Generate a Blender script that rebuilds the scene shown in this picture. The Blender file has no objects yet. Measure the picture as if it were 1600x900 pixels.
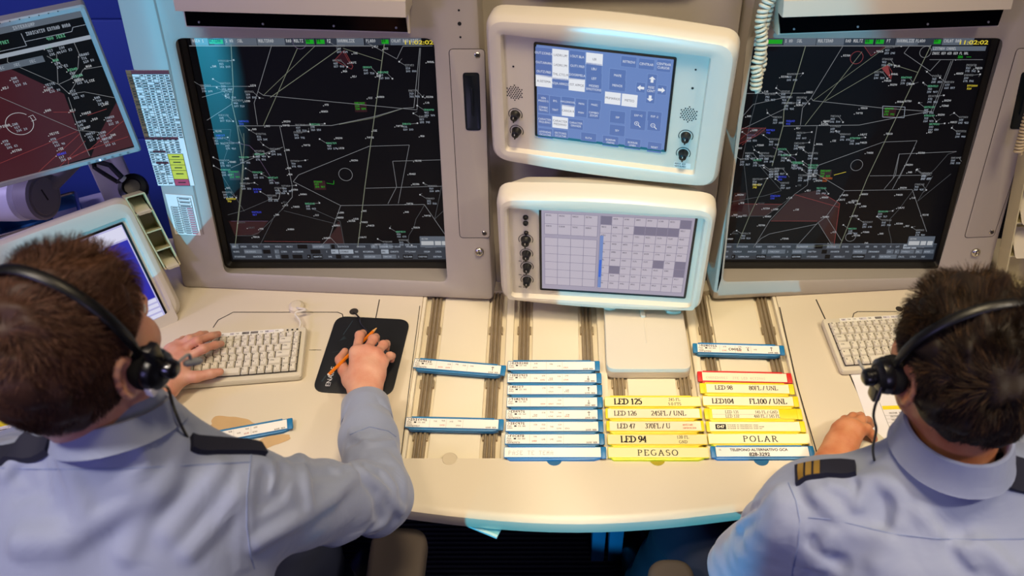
import bpy, math, random
import numpy as np
from mathutils import Vector, Matrix
R = math.radians
sc = bpy.context.scene
COL = sc.collection

def srgb(h, k=1.0):
    h = h.lstrip('#')
    c = [int(h[i:i+2], 16)/255 for i in (0, 2, 4)]
    c = [x/12.92 if x <= .04045 else ((x+.055)/1.055)**2.4 for x in c]
    return (c[0]*k, c[1]*k, c[2]*k, 1.0)

# ------------------------------------------------------------------ camera
CAM_Z, FPX, PX, PY, PITCH = 2.29, 1400.0, 860.0, 450.0, R(45)
cd = bpy.data.cameras.new('camera')
cam = bpy.data.objects.new('camera', cd); COL.objects.link(cam)
cam.location = (0, 0, CAM_Z)
cam.rotation_euler = (R(90)-PITCH, 0, 0)
cd.sensor_width = 36; cd.lens = 36*FPX/1600; cd.shift_x = -(PX-800)/1600
cd.clip_start = .05
cd.dof.use_dof = True; cd.dof.focus_distance = 1.98; cd.dof.aperture_fstop = 4.0
sc.camera = cam

# ------------------------------------------------------------------ world, lamps, exposure
sc.view_settings.view_transform = 'Standard'
sc.view_settings.look = 'None'
sc.view_settings.gamma = 1.0
sc.view_settings.use_curve_mapping = False
sc.view_settings.exposure = 0.0
w = bpy.data.worlds.new('world'); sc.world = w; w.use_nodes = True
w.node_tree.nodes['Background'].inputs[0].default_value = (.35, .33, .6, 1)
w.node_tree.nodes['Background'].inputs[1].default_value = .05

def lamp(name, kind, loc, target, energy, color, **kw):
    l = bpy.data.lights.new(name, kind); l.energy = energy; l.color = color[:3]
    for k, v in kw.items(): setattr(l, k, v)
    o = bpy.data.objects.new(name, l); COL.objects.link(o); o.location = loc
    o.rotation_euler = (Vector(target)-Vector(loc)).to_track_quat('-Z', 'Y').to_euler()
    return o
WARM = (1.0, .80, .50); VIOLET = (.42, .38, 1.0); CYAN = (.05, .62, .95)
lamp('ceiling_downlight_desk', 'AREA', (.15, .95, 3.15), (.16, 1.15, .75), 5.5, WARM, size=.4, spread=R(64))
lamp('ceiling_downlight_left', 'AREA', (-1.0, .75, 3.15), (-.75, 1.2, .75), 2.6, (1, .80, .60), size=.5, spread=R(78))
lamp('ceiling_downlight_right', 'AREA', (1.35, .8, 3.15), (.95, 1.25, .75), 3.6, (1, .80, .52), size=.5, spread=R(78))
lamp('added_key_left', 'AREA', (-1.5, .25, 3.15), (-.55, .65, 1.1), 2.6, (1, .90, .78), size=.22, spread=R(52))  # added key behind the left man, brings out his shirt folds
lamp('added_key_right', 'AREA', (1.7, .2, 3.15), (.6, .7, 1.1), 2.6, (1, .88, .74), size=.22, spread=R(52))  # the same added key for the right man's shirt
lamp('stage_lamp_violet', 'AREA', (-2.6, -1.2, 2.3), (-.2, .8, 1.0), 22, VIOLET, size=.5)
lamp('added_violet_fill_right', 'AREA', (1.0, -2.4, 2.4), (.5, .9, 1.0), 17, (.62, .55, 1.0), size=1.2)  # added violet fill for the console fronts and shirts
lamp('added_violet_fill_arm', 'AREA', (-2.2, 1.2, 1.9), (-1.25, 1.8, .95), 2.2, (.62, .55, 1.0), size=.3, spread=R(80))  # added violet light to brighten the arm drum and partition
# narrow upright beams of a far stage projector
for nm, loc, aim, en, sx, sy in (('stage_lamp_cyan', (-2.80, -6.4, .80), (.20, 1.25, .86), 1900, 2.35, 5.6), ('stage_lamp_cyan_left', (-3.45, -6.4, 1.40), (-.945, 1.55, 1.18), 2300, 1.30, 2.8)):
    o = lamp(nm, 'SPOT', loc, aim, en, CYAN, spot_size=R(2*sy), spot_blend=.05, shadow_soft_size=.03)
    o.scale = (sx/sy, 1, 1)

# ------------------------------------------------------------------ geometry helpers
class Fr:
    """a plane in the room: origin o, right u, up v, outward n"""
    def __init__(s, o, psi=0., tau=0., roll=0.):
        s.o = Vector(o)
        u = Vector((math.cos(psi), math.sin(psi), 0)); nh = Vector((math.sin(psi), -math.cos(psi), 0))
        n = nh*math.cos(tau)+Vector((0, 0, math.sin(tau))); v = n.cross(u)
        s.u = u*math.cos(roll)+v*math.sin(roll); s.v = v*math.cos(roll)-u*math.sin(roll); s.n = n
    def p(s, a, b, c=0.): return s.o+s.u*a+s.v*b+s.n*c
    def px(s, x, y, c=0.):
        d = view_ray(x, y); q = s.o+s.n*c; C = Vector((0, 0, CAM_Z))
        P = C+d*((q-C).dot(s.n)/d.dot(s.n))-s.o
        return (P.dot(s.u), P.dot(s.v))
    def m(s):
        M = Matrix((s.u, s.v, s.n)).transposed().to_4x4(); M.translation = s.o; return M
def view_ray(x, y):
    xc, yc = (x-PX)/FPX, (PY-y)/FPX; cp, sp = math.cos(PITCH), math.sin(PITCH)
    return Vector((xc, cp+yc*sp, -sp+yc*cp))
def at_z(x, y, z):
    d = view_ray(x, y); return Vector((0, 0, CAM_Z))+d*((z-CAM_Z)/d.z)
def flat(x, y, z=0., rot=0.):
    """frame lying on a level surface; 'up' is away from the operator"""
    f = Fr((x, y, z)); f.u = Vector((math.cos(rot), math.sin(rot), 0)); f.v = Vector((-math.sin(rot), math.cos(rot), 0)); f.n = Vector((0, 0, 1)); return f

def rpoly(pts, r, n=5):
    """rounded polygon; pts counter-clockwise; r number or list"""
    out = []; k = len(pts); rs = r if isinstance(r, (list, tuple)) else [r]*k
    for i in range(k):
        p0, p1, p2 = (Vector(pts[(i+j) % k]).to_2d() for j in (-1, 0, 1))
        a, b = (p0-p1), (p2-p1); la, lb = a.length, b.length; a.normalize(); b.normalize()
        ang = math.acos(max(-1, min(1, a.dot(b)))); t = min(rs[i]/math.tan(ang/2), la*.49, lb*.49)
        if t < 1e-6: t = 1e-6
        s, e = p1+a*t, p1+b*t
        for j in range(n+1):
            q = j/n; out.append(s*(1-q)**2+p1*2*q*(1-q)*.98+e*q*q+p1*(.04*q*(1-q)))
    return [(p.x, p.y) for p in out]
def rrect(w, h, r, n=5, cx=0., cy=0.):
    return rpoly([(cx-w/2, cy-h/2), (cx+w/2, cy-h/2), (cx+w/2, cy+h/2), (cx-w/2, cy+h/2)], r, n)
def circ(r, n=20, cx=0., cy=0., a0=0.):
    return [(cx+r*math.cos(a0+2*math.pi*i/n), cy+r*math.sin(a0+2*math.pi*i/n)) for i in range(n)]

WM = {}
class MB:
    def __init__(s): s.v = []; s.f = []; s.m = []
    def add(s, vs, fs, m=0):
        k = len(s.v); s.v += [tuple(x) for x in vs]
        for f in fs: s.f.append(tuple(i+k for i in f)); s.m.append(m)
        return s
    def loft(s, loops, m=0, cap0=True, cap1=True, closed=True, ms=None):
        n = len(loops[0]); vs = [p for L in loops for p in L]; k = len(s.v)
        s.v += [tuple(p) for p in vs]
        for i in range(len(loops)-1):
            mm = ms[i] if ms else m
            for j in range(n if closed else n-1):
                a, b = i*n+j, i*n+(j+1) % n
                s.f.append((k+a, k+b, k+b+n, k+a+n)); s.m.append(mm)
        if cap0: s.f.append(tuple(k+i for i in range(n))[::-1]); s.m.append(ms[0] if ms else m)
        if cap1: s.f.append(tuple(k+(len(loops)-1)*n+i for i in range(n))); s.m.append(ms[-1] if ms else m)
        return s
    def prism(s, fr, loop, c0, c1, m=0, bev=0., nb=2, cap0=True, cap1=True):
        """extrude a 2d loop from c0 to c1 (c1 outward) with a soft outer edge"""
        loops = [[fr.p(a, b, c0) for a, b in loop]]
        if bev > 0:
            cx = sum(a for a, b in loop)/len(loop); cy = sum(b for a, b in loop)/len(loop)
            w = max(a for a, b in loop)-min(a for a, b in loop); h = max(b for a, b in loop)-min(b for a, b in loop)
            for i in range(nb+1):
                q = i/nb*math.pi/2; d = bev*(1-math.cos(q)); z = c1-bev*(1-math.sin(q))
                sx, sy = (w-2*d)/w, (h-2*d)/h
                loops.append([fr.p(cx+(a-cx)*sx, cy+(b-cy)*sy, z) for a, b in loop])
        else: loops.append([fr.p(a, b, c1) for a, b in loop])
        return s.loft(loops, m, cap0, cap1)
    def box(s, fr, a0, a1, b0, b1, c0, c1, m=0, r=.002, bev=.0015):
        return s.prism(fr, rrect(a1-a0, b1-b0, r, 2, (a0+a1)/2, (b0+b1)/2), c0, c1, m, bev, 2)
    def poly(s, fr, pts, c=0., m=0): return s.add([fr.p(a, b, c) for a, b in pts], [tuple(range(len(pts)))], m)
    def rect(s, fr, a0, b0, a1, b1, c=0., m=0): return s.poly(fr, [(a0, b0), (a1, b0), (a1, b1), (a0, b1)], c, m)
    def line(s, fr, pts, w, c=0., m=0):
        for (a0, b0), (a1, b1) in zip(pts, pts[1:]):
            d = Vector((a1-a0, b1-b0)); L = d.length
            if L < 1e-6: continue
            d /= L; x, y = -d.y*w/2, d.x*w/2
            s.poly(fr, [(a0-x, b0-y), (a1-x, b1-y), (a1+x, b1+y), (a0+x, b0+y)], c, m)
        return s
    def ring(s, fr, a, b, r, w, c=0., m=0, n=28, a0=0., a1=2*math.pi):
        pts = [(a+r*math.cos(a0+(a1-a0)*i/n), b+r*math.sin(a0+(a1-a0)*i/n)) for i in range(n+1)]
        return s.line(fr, pts, w, c, m)
    def tube(s, pts, r, n=8, m=0, caps=True, flat=None):
        pts = [Vector(p) for p in pts]; loops = []; t0 = None; N = None
        for i, p in enumerate(pts):
            t = (pts[min(i+1, len(pts)-1)]-pts[max(i-1, 0)]).normalized()
            if N is None:
                N = t.cross(Vector((0, 0, 1))); N = N if N.length > .05 else t.cross(Vector((0, 1, 0))); N.normalize()
            else:
                N = (N-t*N.dot(t)).normalized()
            B = t.cross(N); rr = r[i] if isinstance(r, (list, tuple)) else r
            loops.append([p+(N*math.cos(2*math.pi*j/n)+B*math.sin(2*math.pi*j/n))*rr for j in range(n)])
        return s.loft(loops, m, caps, caps)
    def lathe(s, fr, a, b, prof, m=0, n=20, ms=None):
        loops = [[fr.p(a+r*math.cos(2*math.pi*j/n), b+r*math.sin(2*math.pi*j/n), c) for j in range(n)] for r, c in prof]
        return s.loft(loops, m, True, True, ms=ms)
    def build(s, name, mats, parent=None, M=None, smooth=True, angle=38):
        if not isinstance(mats, (list, tuple)): mats = [mats]
        W = M or (WM[parent.name] if parent else Matrix())
        inv = W.inverted(); me = bpy.data.meshes.new(name)
        A = np.array(s.v, dtype=float).reshape(-1, 3)
        I = np.array(inv); A = A@I[:3, :3].T+I[:3, 3]
        me.from_pydata(A.tolist(), [], s.f)
        for mt in mats: me.materials.append(mt)
        me.polygons.foreach_set('material_index', s.m)
        if smooth:
            me.polygons.foreach_set('use_smooth', [True]*len(s.f)); me.set_sharp_from_angle(angle=R(angle))
        me.update()
        o = bpy.data.objects.new(name, me); COL.objects.link(o)
        if parent: o.parent = parent
        else: o.matrix_world = W
        WM[o.name] = W
        return o
def tag(o, label=None, cat=None, group=None, kind=None):
    if label: o['label'] = label
    if cat: o['category'] = cat
    if group: o['group'] = group
    if kind: o['kind'] = kind
    return o
def thing(name, label, cat, loc, group=None, M=None):
    o = bpy.data.objects.new(name, None); COL.objects.link(o); o.empty_display_size = .05
    W = M or Matrix.Translation(Vector(loc)); o.matrix_world = W; WM[o.name] = W
    return tag(o, label, cat, group)

# ------------------------------------------------------------------ materials
MATS = {}
def mat(name, color, rough=.5, metal=0., spec=.5, emit=None, es=1., noise=None, bump=None, coat=0.):
    if name in MATS: return MATS[name]
    m = bpy.data.materials.new(name); m.use_nodes = True; nt = m.node_tree; b = nt.nodes['Principled BSDF']
    c = srgb(color) if isinstance(color, str) else color
    b.inputs['Base Color'].default_value = c; b.inputs['Roughness'].default_value = rough; b.inputs['Metallic'].default_value = metal
    b.inputs['Specular IOR Level'].default_value = spec; b.inputs['Coat Weight'].default_value = coat
    if emit is not None:
        b.inputs['Emission Color'].default_value = srgb(emit) if isinstance(emit, str) else emit; b.inputs['Emission Strength'].default_value = es
    tc = None
    if noise or bump:
        tc = nt.nodes.new('ShaderNodeTexCoord')
    if noise:  # (scale, amount) slight tonal unevenness of the thing itself
        n = nt.nodes.new('ShaderNodeTexNoise'); n.inputs['Scale'].default_value = noise[0]; n.inputs['Detail'].default_value = 4
        mx = nt.nodes.new('ShaderNodeMix'); mx.data_type = 'RGBA'
        mx.inputs['A'].default_value = tuple(x*(1-noise[1]) for x in c[:3])+(1,); mx.inputs['B'].default_value = tuple(min(1, x*(1+noise[1])) for x in c[:3])+(1,)
        nt.links.new(tc.outputs['Object'], n.inputs['Vector']); nt.links.new(n.outputs['Fac'], mx.inputs['Factor']); nt.links.new(mx.outputs['Result'], b.inputs['Base Color'])
    if bump:
        n = nt.nodes.new('ShaderNodeTexNoise'); n.inputs['Scale'].default_value = bump[0]; n.inputs['Detail'].default_value = 3
        bp = nt.nodes.new('ShaderNodeBump'); bp.inputs['Strength'].default_value = bump[1]; bp.inputs['Distance'].default_value = bump[2] if len(bump) > 2 else .001
        nt.links.new(tc.outputs['Object'], n.inputs['Vector']); nt.links.new(n.outputs['Fac'], bp.inputs['Height']); nt.links.new(bp.outputs['Normal'], b.inputs['Normal'])
    MATS[name] = m; return m
def glow(name, color, es=1.):
    """a lit pixel colour on a screen"""
    if name in MATS: return MATS[name]
    m = bpy.data.materials.new(name); m.use_nodes = True; b = m.node_tree.nodes['Principled BSDF']
    b.inputs['Base Color'].default_value = (.01, .01, .01, 1); b.inputs['Roughness'].default_value = .35
    b.inputs['Emission Color'].default_value = srgb(color); b.inputs['Emission Strength'].default_value = es
    MATS[name] = m; return m
cream = mat('cream_plastic', '#d3c9b8', .42, noise=(3, .02), bump=(900, .06, .0003))
cream_gloss = mat('cream_gloss_plastic', '#ddd5c6', .28, noise=(4, .015))
console_paint = mat('console_paint', '#ada59c', .45, noise=(2.5, .025), bump=(1200, .06, .0003))
desk_paint = mat('desk_laminate', '#d9cdb6', .38, noise=(2.2, .02), bump=(1500, .05, .0003))
groove = mat('groove_dark', '#2b2622', .7)
black = mat('black_plastic', '#0c0c0e', .4)
black_matte = mat('black_matte', '#08080a', .8)
chrome = mat('chrome_metal', '#c9c4bb', .22, 1.)
steel = mat('rail_steel', '#a8977c', .38, .5, noise=(60, .15))
grey_plastic = mat('grey_plastic', '#8d8f93', .4)
silver = mat('silver_plastic', '#b9bdbf', .35)
white_print = mat('paper_white', '#efece4', .7)
yellow = mat('yellow_plastic', '#efd51e', .4)
blue = mat('blue_plastic', '#1272a8', .4)
red = mat('red_plastic', '#cf2320', .4)
ink = mat('ink_black', '#15120f', .8)
ink_grey = mat('ink_grey', '#77726e', .8)

# ------------------------------------------------------------------ lettering
F35 = {c: v for c, v in zip('ABCDEFGHIJKLMNOPQRSTUVWXYZ0123456789/:-.>', [
 '25755', '65656', '34443', '65556', '74647', '74644', '34553', '55755', '72227', '11152', '55655', '44447', '57755', '65555', '25552', '65644', '25573', '65655',
 '34216', '72222', '55557', '55552', '55775', '55255', '55222', '71247', '25552', '26227', '61247', '61216', '55711', '74616', '34652', '71122', '25252', '25316', '11244', '02020', '00700', '00002', '42124'])}
def tiny(mb, fr, text, a, b, h, c, m, asp=.62, bold=1.0):
    """dot-matrix lettering: height h, lower-left corner at (a, b)"""
    d = h/5; w = d*asp*1.35
    for ch in text:
        g = F35.get(ch)
        if g:
            for r, v in enumerate(g):
                v = int(v); y = b+h-(r+1)*d; x = 0
                while x < 3:
                    if v >> (2-x) & 1:
                        e = x
                        while e < 3 and v >> (2-e) & 1: e += 1
                        mb.rect(fr, a+x*w, y, a+e*w, y+d*bold, c, m); x = e
                    else: x += 1
        a += w*4
    return a
_txt = {}
def text_mesh(s, bold=0.):
    k = (s, bold)
    if k not in _txt:
        cu = bpy.data.curves.new('t', 'FONT'); cu.body = s; cu.size = 1; cu.resolution_u = 3; cu.offset = bold
        o = bpy.data.objects.new('t', cu); COL.objects.link(o)
        me = bpy.data.meshes.new_from_object(o, depsgraph=bpy.context.evaluated_depsgraph_get())
        vs = [(v.co.x, v.co.y) for v in me.vertices]; fs = [tuple(p.vertices) for p in me.polygons]
        bpy.data.objects.remove(o); bpy.data.curves.remove(cu); bpy.data.meshes.remove(me)
        _txt[k] = (vs, fs)
    return _txt[k]
def sans(mb, fr, s, a, b, h, c, m, align='l', sx=1., bold=0., rot=0.):
    vs, fs = text_mesh(s, bold); k = h/.7
    w = max(x for x, y in vs)*k*sx; off = {'l': 0, 'c': -w/2, 'r': -w}[align]; cr, sr = math.cos(rot), math.sin(rot)
    P = [(x*k*sx+off, y*k) for x, y in vs]
    mb.add([fr.p(a+x*cr-y*sr, b+x*sr+y*cr, c) for x, y in P], fs, m)
# roman capitals: strokes on a 0..1 high grid (x, y); arcs as point runs; thick where the pen runs upright
def _arc(cx, cy, rx, ry, a0, a1, n=10): return [(cx+rx*math.cos(R(a0+(a1-a0)*i/n)), cy+ry*math.sin(R(a0+(a1-a0)*i/n))) for i in range(n+1)]
SER = {
 'L': (.62, [[(.14, 1), (.14, 0)], [(.14, .03), (.56, .03), (.58, .22)]], [(.14, 1), (.14, 0)]),
 'E': (.64, [[(.14, 1), (.14, 0)], [(.14, .97), (.54, .97), (.55, .8)], [(.14, .52), (.42, .52)], [(.14, .03), (.56, .03), (.59, .22)]], [(.14, 1), (.14, 0)]),
 'F': (.6, [[(.14, 1), (.14, 0)], [(.14, .97), (.54, .97), (.55, .78)], [(.14, .52), (.42, .52)]], [(.14, 1), (.14, 0)]),
 'D': (.76, [[(.14, 1), (.14, 0)], [(.14, .97)]+_arc(.28, .5, .4, .47, 90, -90)+[(.14, .03)]], [(.14, 1), (.14, 0)]),
 'P': (.62, [[(.14, 1), (.14, 0)], [(.14, .97)]+_arc(.3, .735, .25, .235, 90, -90)+[(.14, .5)]], [(.14, 1), (.14, 0)]),
 'R': (.72, [[(.14, 1), (.14, 0)], [(.14, .97)]+_arc(.3, .735, .24, .235, 90, -90)+[(.14, .5)], [(.32, .5), (.66, 0)]], [(.14, 1), (.14, 0), (.64, 0)]),
 'G': (.76, [_arc(.4, .5, .34, .49, 55, 315, 16), [(.64, .42), (.64, .08)]], [(.62, .42)]),
 'O': (.78, [_arc(.39, .5, .34, .49, 0, 360, 22)], []),
 'C': (.7, [_arc(.4, .5, .34, .49, 50, 310, 16)], []),
 'S': (.56, [_arc(.28, .74, .2, .24, 35, 250, 9)+_arc(.28, .26, .22, .25, 80, -145, 9)], []),
 'A': (.74, [[(.36, 1), (.08, 0)], [(.34, 1), (.64, 0)], [(.17, .34), (.53, .34)]], [(.08, 0), (.64, 0)]),
 'U': (.76, [[(.14, 1), (.14, .35)]+_arc(.38, .32, .24, .3, 180, 360)+[(.62, 1)]], [(.14, 1), (.62, 1)]),
 'N': (.78, [[(.14, 0), (.14, 1)], [(.12, 1), (.64, 0)], [(.64, 0), (.64, 1)]], [(.14, 0), (.64, 1)]),
 'T': (.66, [[(.32, 1), (.32, 0)], [(.04, .8), (.06, .97), (.58, .97), (.6, .8)]], [(.32, 0)]),
 '/': (.4, [[(.04, -.04), (.32, 1)]], []), ' ': (.3, [], []), '.': (.24, [[(.1, 0), (.1, .1)]], []),
 '0': (.54, [_arc(.26, .5, .2, .49, 0, 360, 18)], []), '1': (.5, [[(.1, .82), (.26, .97), (.26, 0)]], [(.26, 0)]),
 '2': (.54, [_arc(.26, .72, .19, .26, 160, -20, 8)+[(.08, .03), (.46, .03), (.48, .14)]], []),
 '3': (.52, [_arc(.25, .75, .17, .23, 150, -80, 8), _arc(.24, .27, .2, .26, 85, -150, 9)], []),
 '4': (.54, [[(.36, 0), (.36, 1), (.04, .3), (.5, .3)]], [(.36, 0)]),
 '5': (.52, [[(.44, .97), (.14, .97), (.11, .58)]+_arc(.25, .32, .2, .3, 110, -150, 9)], []),
 '6': (.54, [[(.42, .97)]+_arc(.42, .4, .36, .5, 110, 180, 5)+_arc(.26, .3, .2, .29, 180, 540, 14)], []),
 '7': (.52, [[(.06, .84), (.08, .97), (.46, .97), (.2, 0)]], []),
 '8': (.54, [_arc(.26, .75, .17, .23, 0, 360, 14), _arc(.26, .26, .2, .26, 0, 360, 14)], []),
 '9': (.54, [[(.12, .03)]+_arc(.1, .6, .36, .5, -75, 0, 5)+_arc(.26, .7, .2, .28, 0, 360, 14)], [])}
def serif(mb, fr, s, a, b, h, c, m, thick=.155, thin=.08, sp=0., asp=1.):
    for ch in s:
        w, strokes, feet = SER.get(ch, SER[' '])
        for st in strokes:
            for (x0, y0), (x1, y1) in zip(st, st[1:]):
                L = math.hypot(x1-x0, y1-y0)
                if L < 1e-5: continue
                k = abs(y1-y0)/L; wd = (thin+(thick-thin)*k)
                if ch in 'NU' and y1 > y0 and x0 == x1: wd = thin*1.3
                ex, ey = (x1-x0)/L*.012, (y1-y0)/L*.012
                mb.line(fr, [(a+(x0-ex)*h*asp, b+(y0-ey)*h), (a+(x1+ex)*h*asp, b+(y1+ey)*h)], wd*h, c, m)
        for x, y in feet: mb.line(fr, [(a+(x-.13)*h*asp, b+y*h), (a+(x+.13)*h*asp, b+y*h)], thin*h, c, m)
        a += (w+sp)*h*asp
    return a
def serif_w(s, h, sp=0., asp=1.): return sum((SER.get(ch, SER[' '])[0]+sp)*h*asp for ch in s)
def serif_c(mb, fr, s, a, b, h, c, m, **k): return serif(mb, fr, s, a-serif_w(s, h, k.get('sp', 0), k.get('asp', 1))/2, b, h, c, m, **k)
def quadloop(fr, pts, c, r, n=5):
    """pixel outline (tl, tr, br, bl) taken back to the plane fr at height c, rounded, counter-clockwise"""
    tl, tr, br, bl = [fr.px(x, y, c) for x, y in pts]
    return rpoly([bl, br, tr, tl], r, n)
# ------------------------------------------------------------------ setting
def nodes_carpet():
    m = bpy.data.materials.new('ribbed_carpet'); m.use_nodes = True; nt = m.node_tree; b = nt.nodes['Principled BSDF']
    tc = nt.nodes.new('ShaderNodeTexCoord'); wv = nt.nodes.new('ShaderNodeTexWave'); wv.bands_direction = 'Y'
    wv.inputs['Scale'].default_value = 22; wv.inputs['Distortion'].default_value = .4
    rp = nt.nodes.new('ShaderNodeValToRGB'); rp.color_ramp.elements[0].color = (.004, .005, .007, 1); rp.color_ramp.elements[1].color = (.03, .034, .042, 1)
    bp = nt.nodes.new('ShaderNodeBump'); bp.inputs['Strength'].default_value = .8; bp.inputs['Distance'].default_value = .006
    nt.links.new(tc.outputs['Object'], wv.inputs['Vector']); nt.links.new(wv.outputs['Fac'], rp.inputs['Fac']); nt.links.new(rp.outputs['Color'], b.inputs['Base Color'])
    nt.links.new(wv.outputs['Fac'], bp.inputs['Height']); nt.links.new(bp.outputs['Normal'], b.inputs['Normal']); b.inputs['Roughness'].default_value = .9
    return m
X0, X1, Y0, Y1, ZC = -4.2, 4.0, -7.0, 3.2, 3.3
def slab(name, x0, x1, y0, y1, z0, z1, m):
    b = MB(); b.box(flat(0, 0, 0), x0, x1, y0, y1, z0, z1, 0, .001, 0); return tag(b.build(name, m), kind='structure')
wall_dark = mat('wall_blue_paint', '#2a3a86', .8, noise=(2, .06)); wall_grey = mat('wall_grey_paint', '#3b3d48', .85, noise=(2, .06))
slab('floor', X0, X1, Y0, Y1, -.06, 0, nodes_carpet())
slab('ceiling', X0, X1, Y0, Y1, ZC, ZC+.06, wall_grey)
slab('wall_back', X0, X1, Y1, Y1+.08, 0, ZC, wall_dark); slab('wall_front', X0, X1, Y0-.08, Y0, 0, ZC, wall_grey)
slab('wall_left', X0-.08, X0, Y0, Y1, 0, ZC, wall_dark); slab('wall_right', X1, X1+.08, Y0, Y1, 0, ZC, wall_grey)

# ------------------------------------------------------------------ desk
DZ = .75
def front_y(x): return .907+.036*(1-math.cos(2*math.pi*max(-.75, min(.75, x-.05))/1.5))
NOT = [-.206, .008, .218, .430]     # finger notches in front of the strip bays
BX = [-.306, -.094, .118, .330, .543]; BY0, BY1 = 1.048, 1.53
desk = thing('control_desk', 'long cream control desk with four recessed strip bays and rounded front edge', 'desk', (.12, 1.2, 0))
b = MB()
F0 = flat(0, 0, 0)
# worktop in sections around the recessed bay tray
xs = np.linspace(-1.75, 1.9, 74).tolist()
prof = [(0, -.042), (-.006, -.038), (-.008, -.02), (-.006, -.006), (.002, -.001), (.012, 0)]
loops = []
for x in xs:
    y = front_y(x); loops.append([Vector((x, y+dy, DZ+dz)) for dy, dz in prof]+[Vector((x, BY0, DZ)), Vector((x, BY0, DZ-.042))])
b.loft(loops, 0, True, True)
b.box(F0, -1.75, BX[0], BY0, 1.72, DZ-.042, DZ, 0, .001, 0)
b.box(F0, BX[4], 1.9, BY0, 1.72, DZ-.042, DZ, 0, .001, 0)
b.box(F0, BX[0], BX[4], BY1, 1.72, DZ-.042, DZ, 0, .001, 0)
# seams, tray outlines and cable holes cut into the laminate
def gl(pts, w=.0022): b.line(F0, [tuple(at_z(x, y, DZ)[:2]) for x, y in pts], w, DZ+.0004, 1)
gl([(333, 512), (341, 500), (357, 492), (364, 488), (455, 488)]); gl([(470, 488), (528, 488), (535, 491), (537, 500)]); gl([(483, 547), (502, 547)], .0014)
gl([(593, 468), (587, 498)]); gl([(1275, 468), (1290, 500), (1333, 598), (1368, 672), (1392, 720)], .003); gl([(1332, 497), (1334, 490), (1340, 487), (1410, 487)])
gl([(1218, 480), (1245, 600), (1279, 717)], .0026); gl([(656, 478), (640, 600), (626, 717)], .0016)
for x, y, r in ((553, 487, .011), (1405, 483, .009)):
    p = at_z(x, y, DZ); b.poly(F0, circ(r, 18, p.x, p.y), DZ+.0005, 1); b.ring(F0, p.x, p.y, r+.001, .003, DZ+.0006, 0)
p = at_z(464, 481, DZ); b.lathe(F0, p.x, p.y, [(.02, DZ-.001), (.018, DZ+.008), (.012, DZ+.013), (.004, DZ+.014)], 0, 18)
for x, y in ((1238, 742),):
    p = at_z(x, y, DZ); b.ring(F0, p.x, p.y, .006, .0015, DZ+.0005, 1)
b.build('worktop', [desk_paint, groove], desk, angle=30)
# two flat brown blobs on the laminate
def patch_material():
    m = mat('patch_brown', '#c9a777', .45, noise=(30, .12)); nt = m.node_tree
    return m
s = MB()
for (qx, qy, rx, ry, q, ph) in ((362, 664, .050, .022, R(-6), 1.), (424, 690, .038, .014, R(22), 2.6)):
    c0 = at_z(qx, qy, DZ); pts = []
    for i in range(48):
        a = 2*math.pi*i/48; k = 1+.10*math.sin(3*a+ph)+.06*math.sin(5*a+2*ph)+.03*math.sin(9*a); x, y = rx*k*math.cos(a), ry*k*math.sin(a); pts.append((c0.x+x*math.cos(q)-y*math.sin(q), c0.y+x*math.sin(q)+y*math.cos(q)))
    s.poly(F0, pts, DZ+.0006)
tag(s.build('brown_patch', patch_material(), desk), 'brown patch')
bay_m = mat('bay_enamel', '#e3d8bf', .35, noise=(3, .02))
for i in range(4):
    t = MB(); x0, x1 = BX[i], BX[i+1]
    t.box(F0, x0, x1, BY0, BY1, DZ-.024, DZ-.016, 0, .001, 0)                 # bay floor
    t.box(F0, x0+.052, x1-.052, BY0, BY1, DZ-.016, DZ-.010, 0, .004, .003)    # raised pan between the rails
    t.box(F0, x1-.009, x1+(.009 if i < 3 else 0), BY0, BY1, DZ-.016, DZ-.001, 0, .003, .003)
    if i == 0: t.box(F0, x0, x0+.009, BY0, BY1, DZ-.016, DZ-.001, 0, .003, .003)
    t.build('bay', bay_m, desk)
    for xr in (x0+.033, x1-.033):
        r = MB()
        r.box(F0, xr-.013, xr+.013, BY0+.003, BY1, DZ-.016, DZ-.0115, 0, .001, .0005)
        for k in (-.009, 0, .009):
            r.loft([[Vector((xr+k+.0035*math.cos(a), y, DZ-.0115+.006*math.sin(a))) for a in [math.pi*q/8 for q in range(9)]] for y in (BY0+.003, BY1)], 0, True, True)
        for y in (1.10, 1.24, 1.4):
            r.box(F0, xr-.016, xr-.012, y, y+.022, DZ-.016, DZ-.009, 0, .001, .001); r.box(F0, xr+.012, xr+.016, y, y+.022, DZ-.016, DZ-.009, 0, .001, .001)
        r.build('rail', steel, desk)
notch_m = mat('notch_shadow_plastic', '#cdbfa4', .45)
t = MB(); t.lathe(F0, NOT[0], BY0-.001, [(.016, DZ-.001), (.0145, DZ+.0006), (.004, DZ+.0006)], 0, 24); t.build('finger_notch', notch_m, desk)
blue_lit_steel = mat('leg_steel_blue_lit', '#2f6f9e', .4, .2)  # blue light falling on the legs is put into their colour
for x0, x1 in ((.112, .148), (.158, .196)):
    t = MB(); t.box(F0, x0, x1, 1.22, 1.27, 0, DZ-.042, 0, .004, .002); t.build('leg', blue_lit_steel, desk)
for x in (-1.6, 1.78):
    t = MB(); t.box(F0, x-.03, x+.03, 1.0, 1.66, 0, DZ-.042, 0, .004, .002); t.build('leg', blue_lit_steel, desk)

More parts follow.
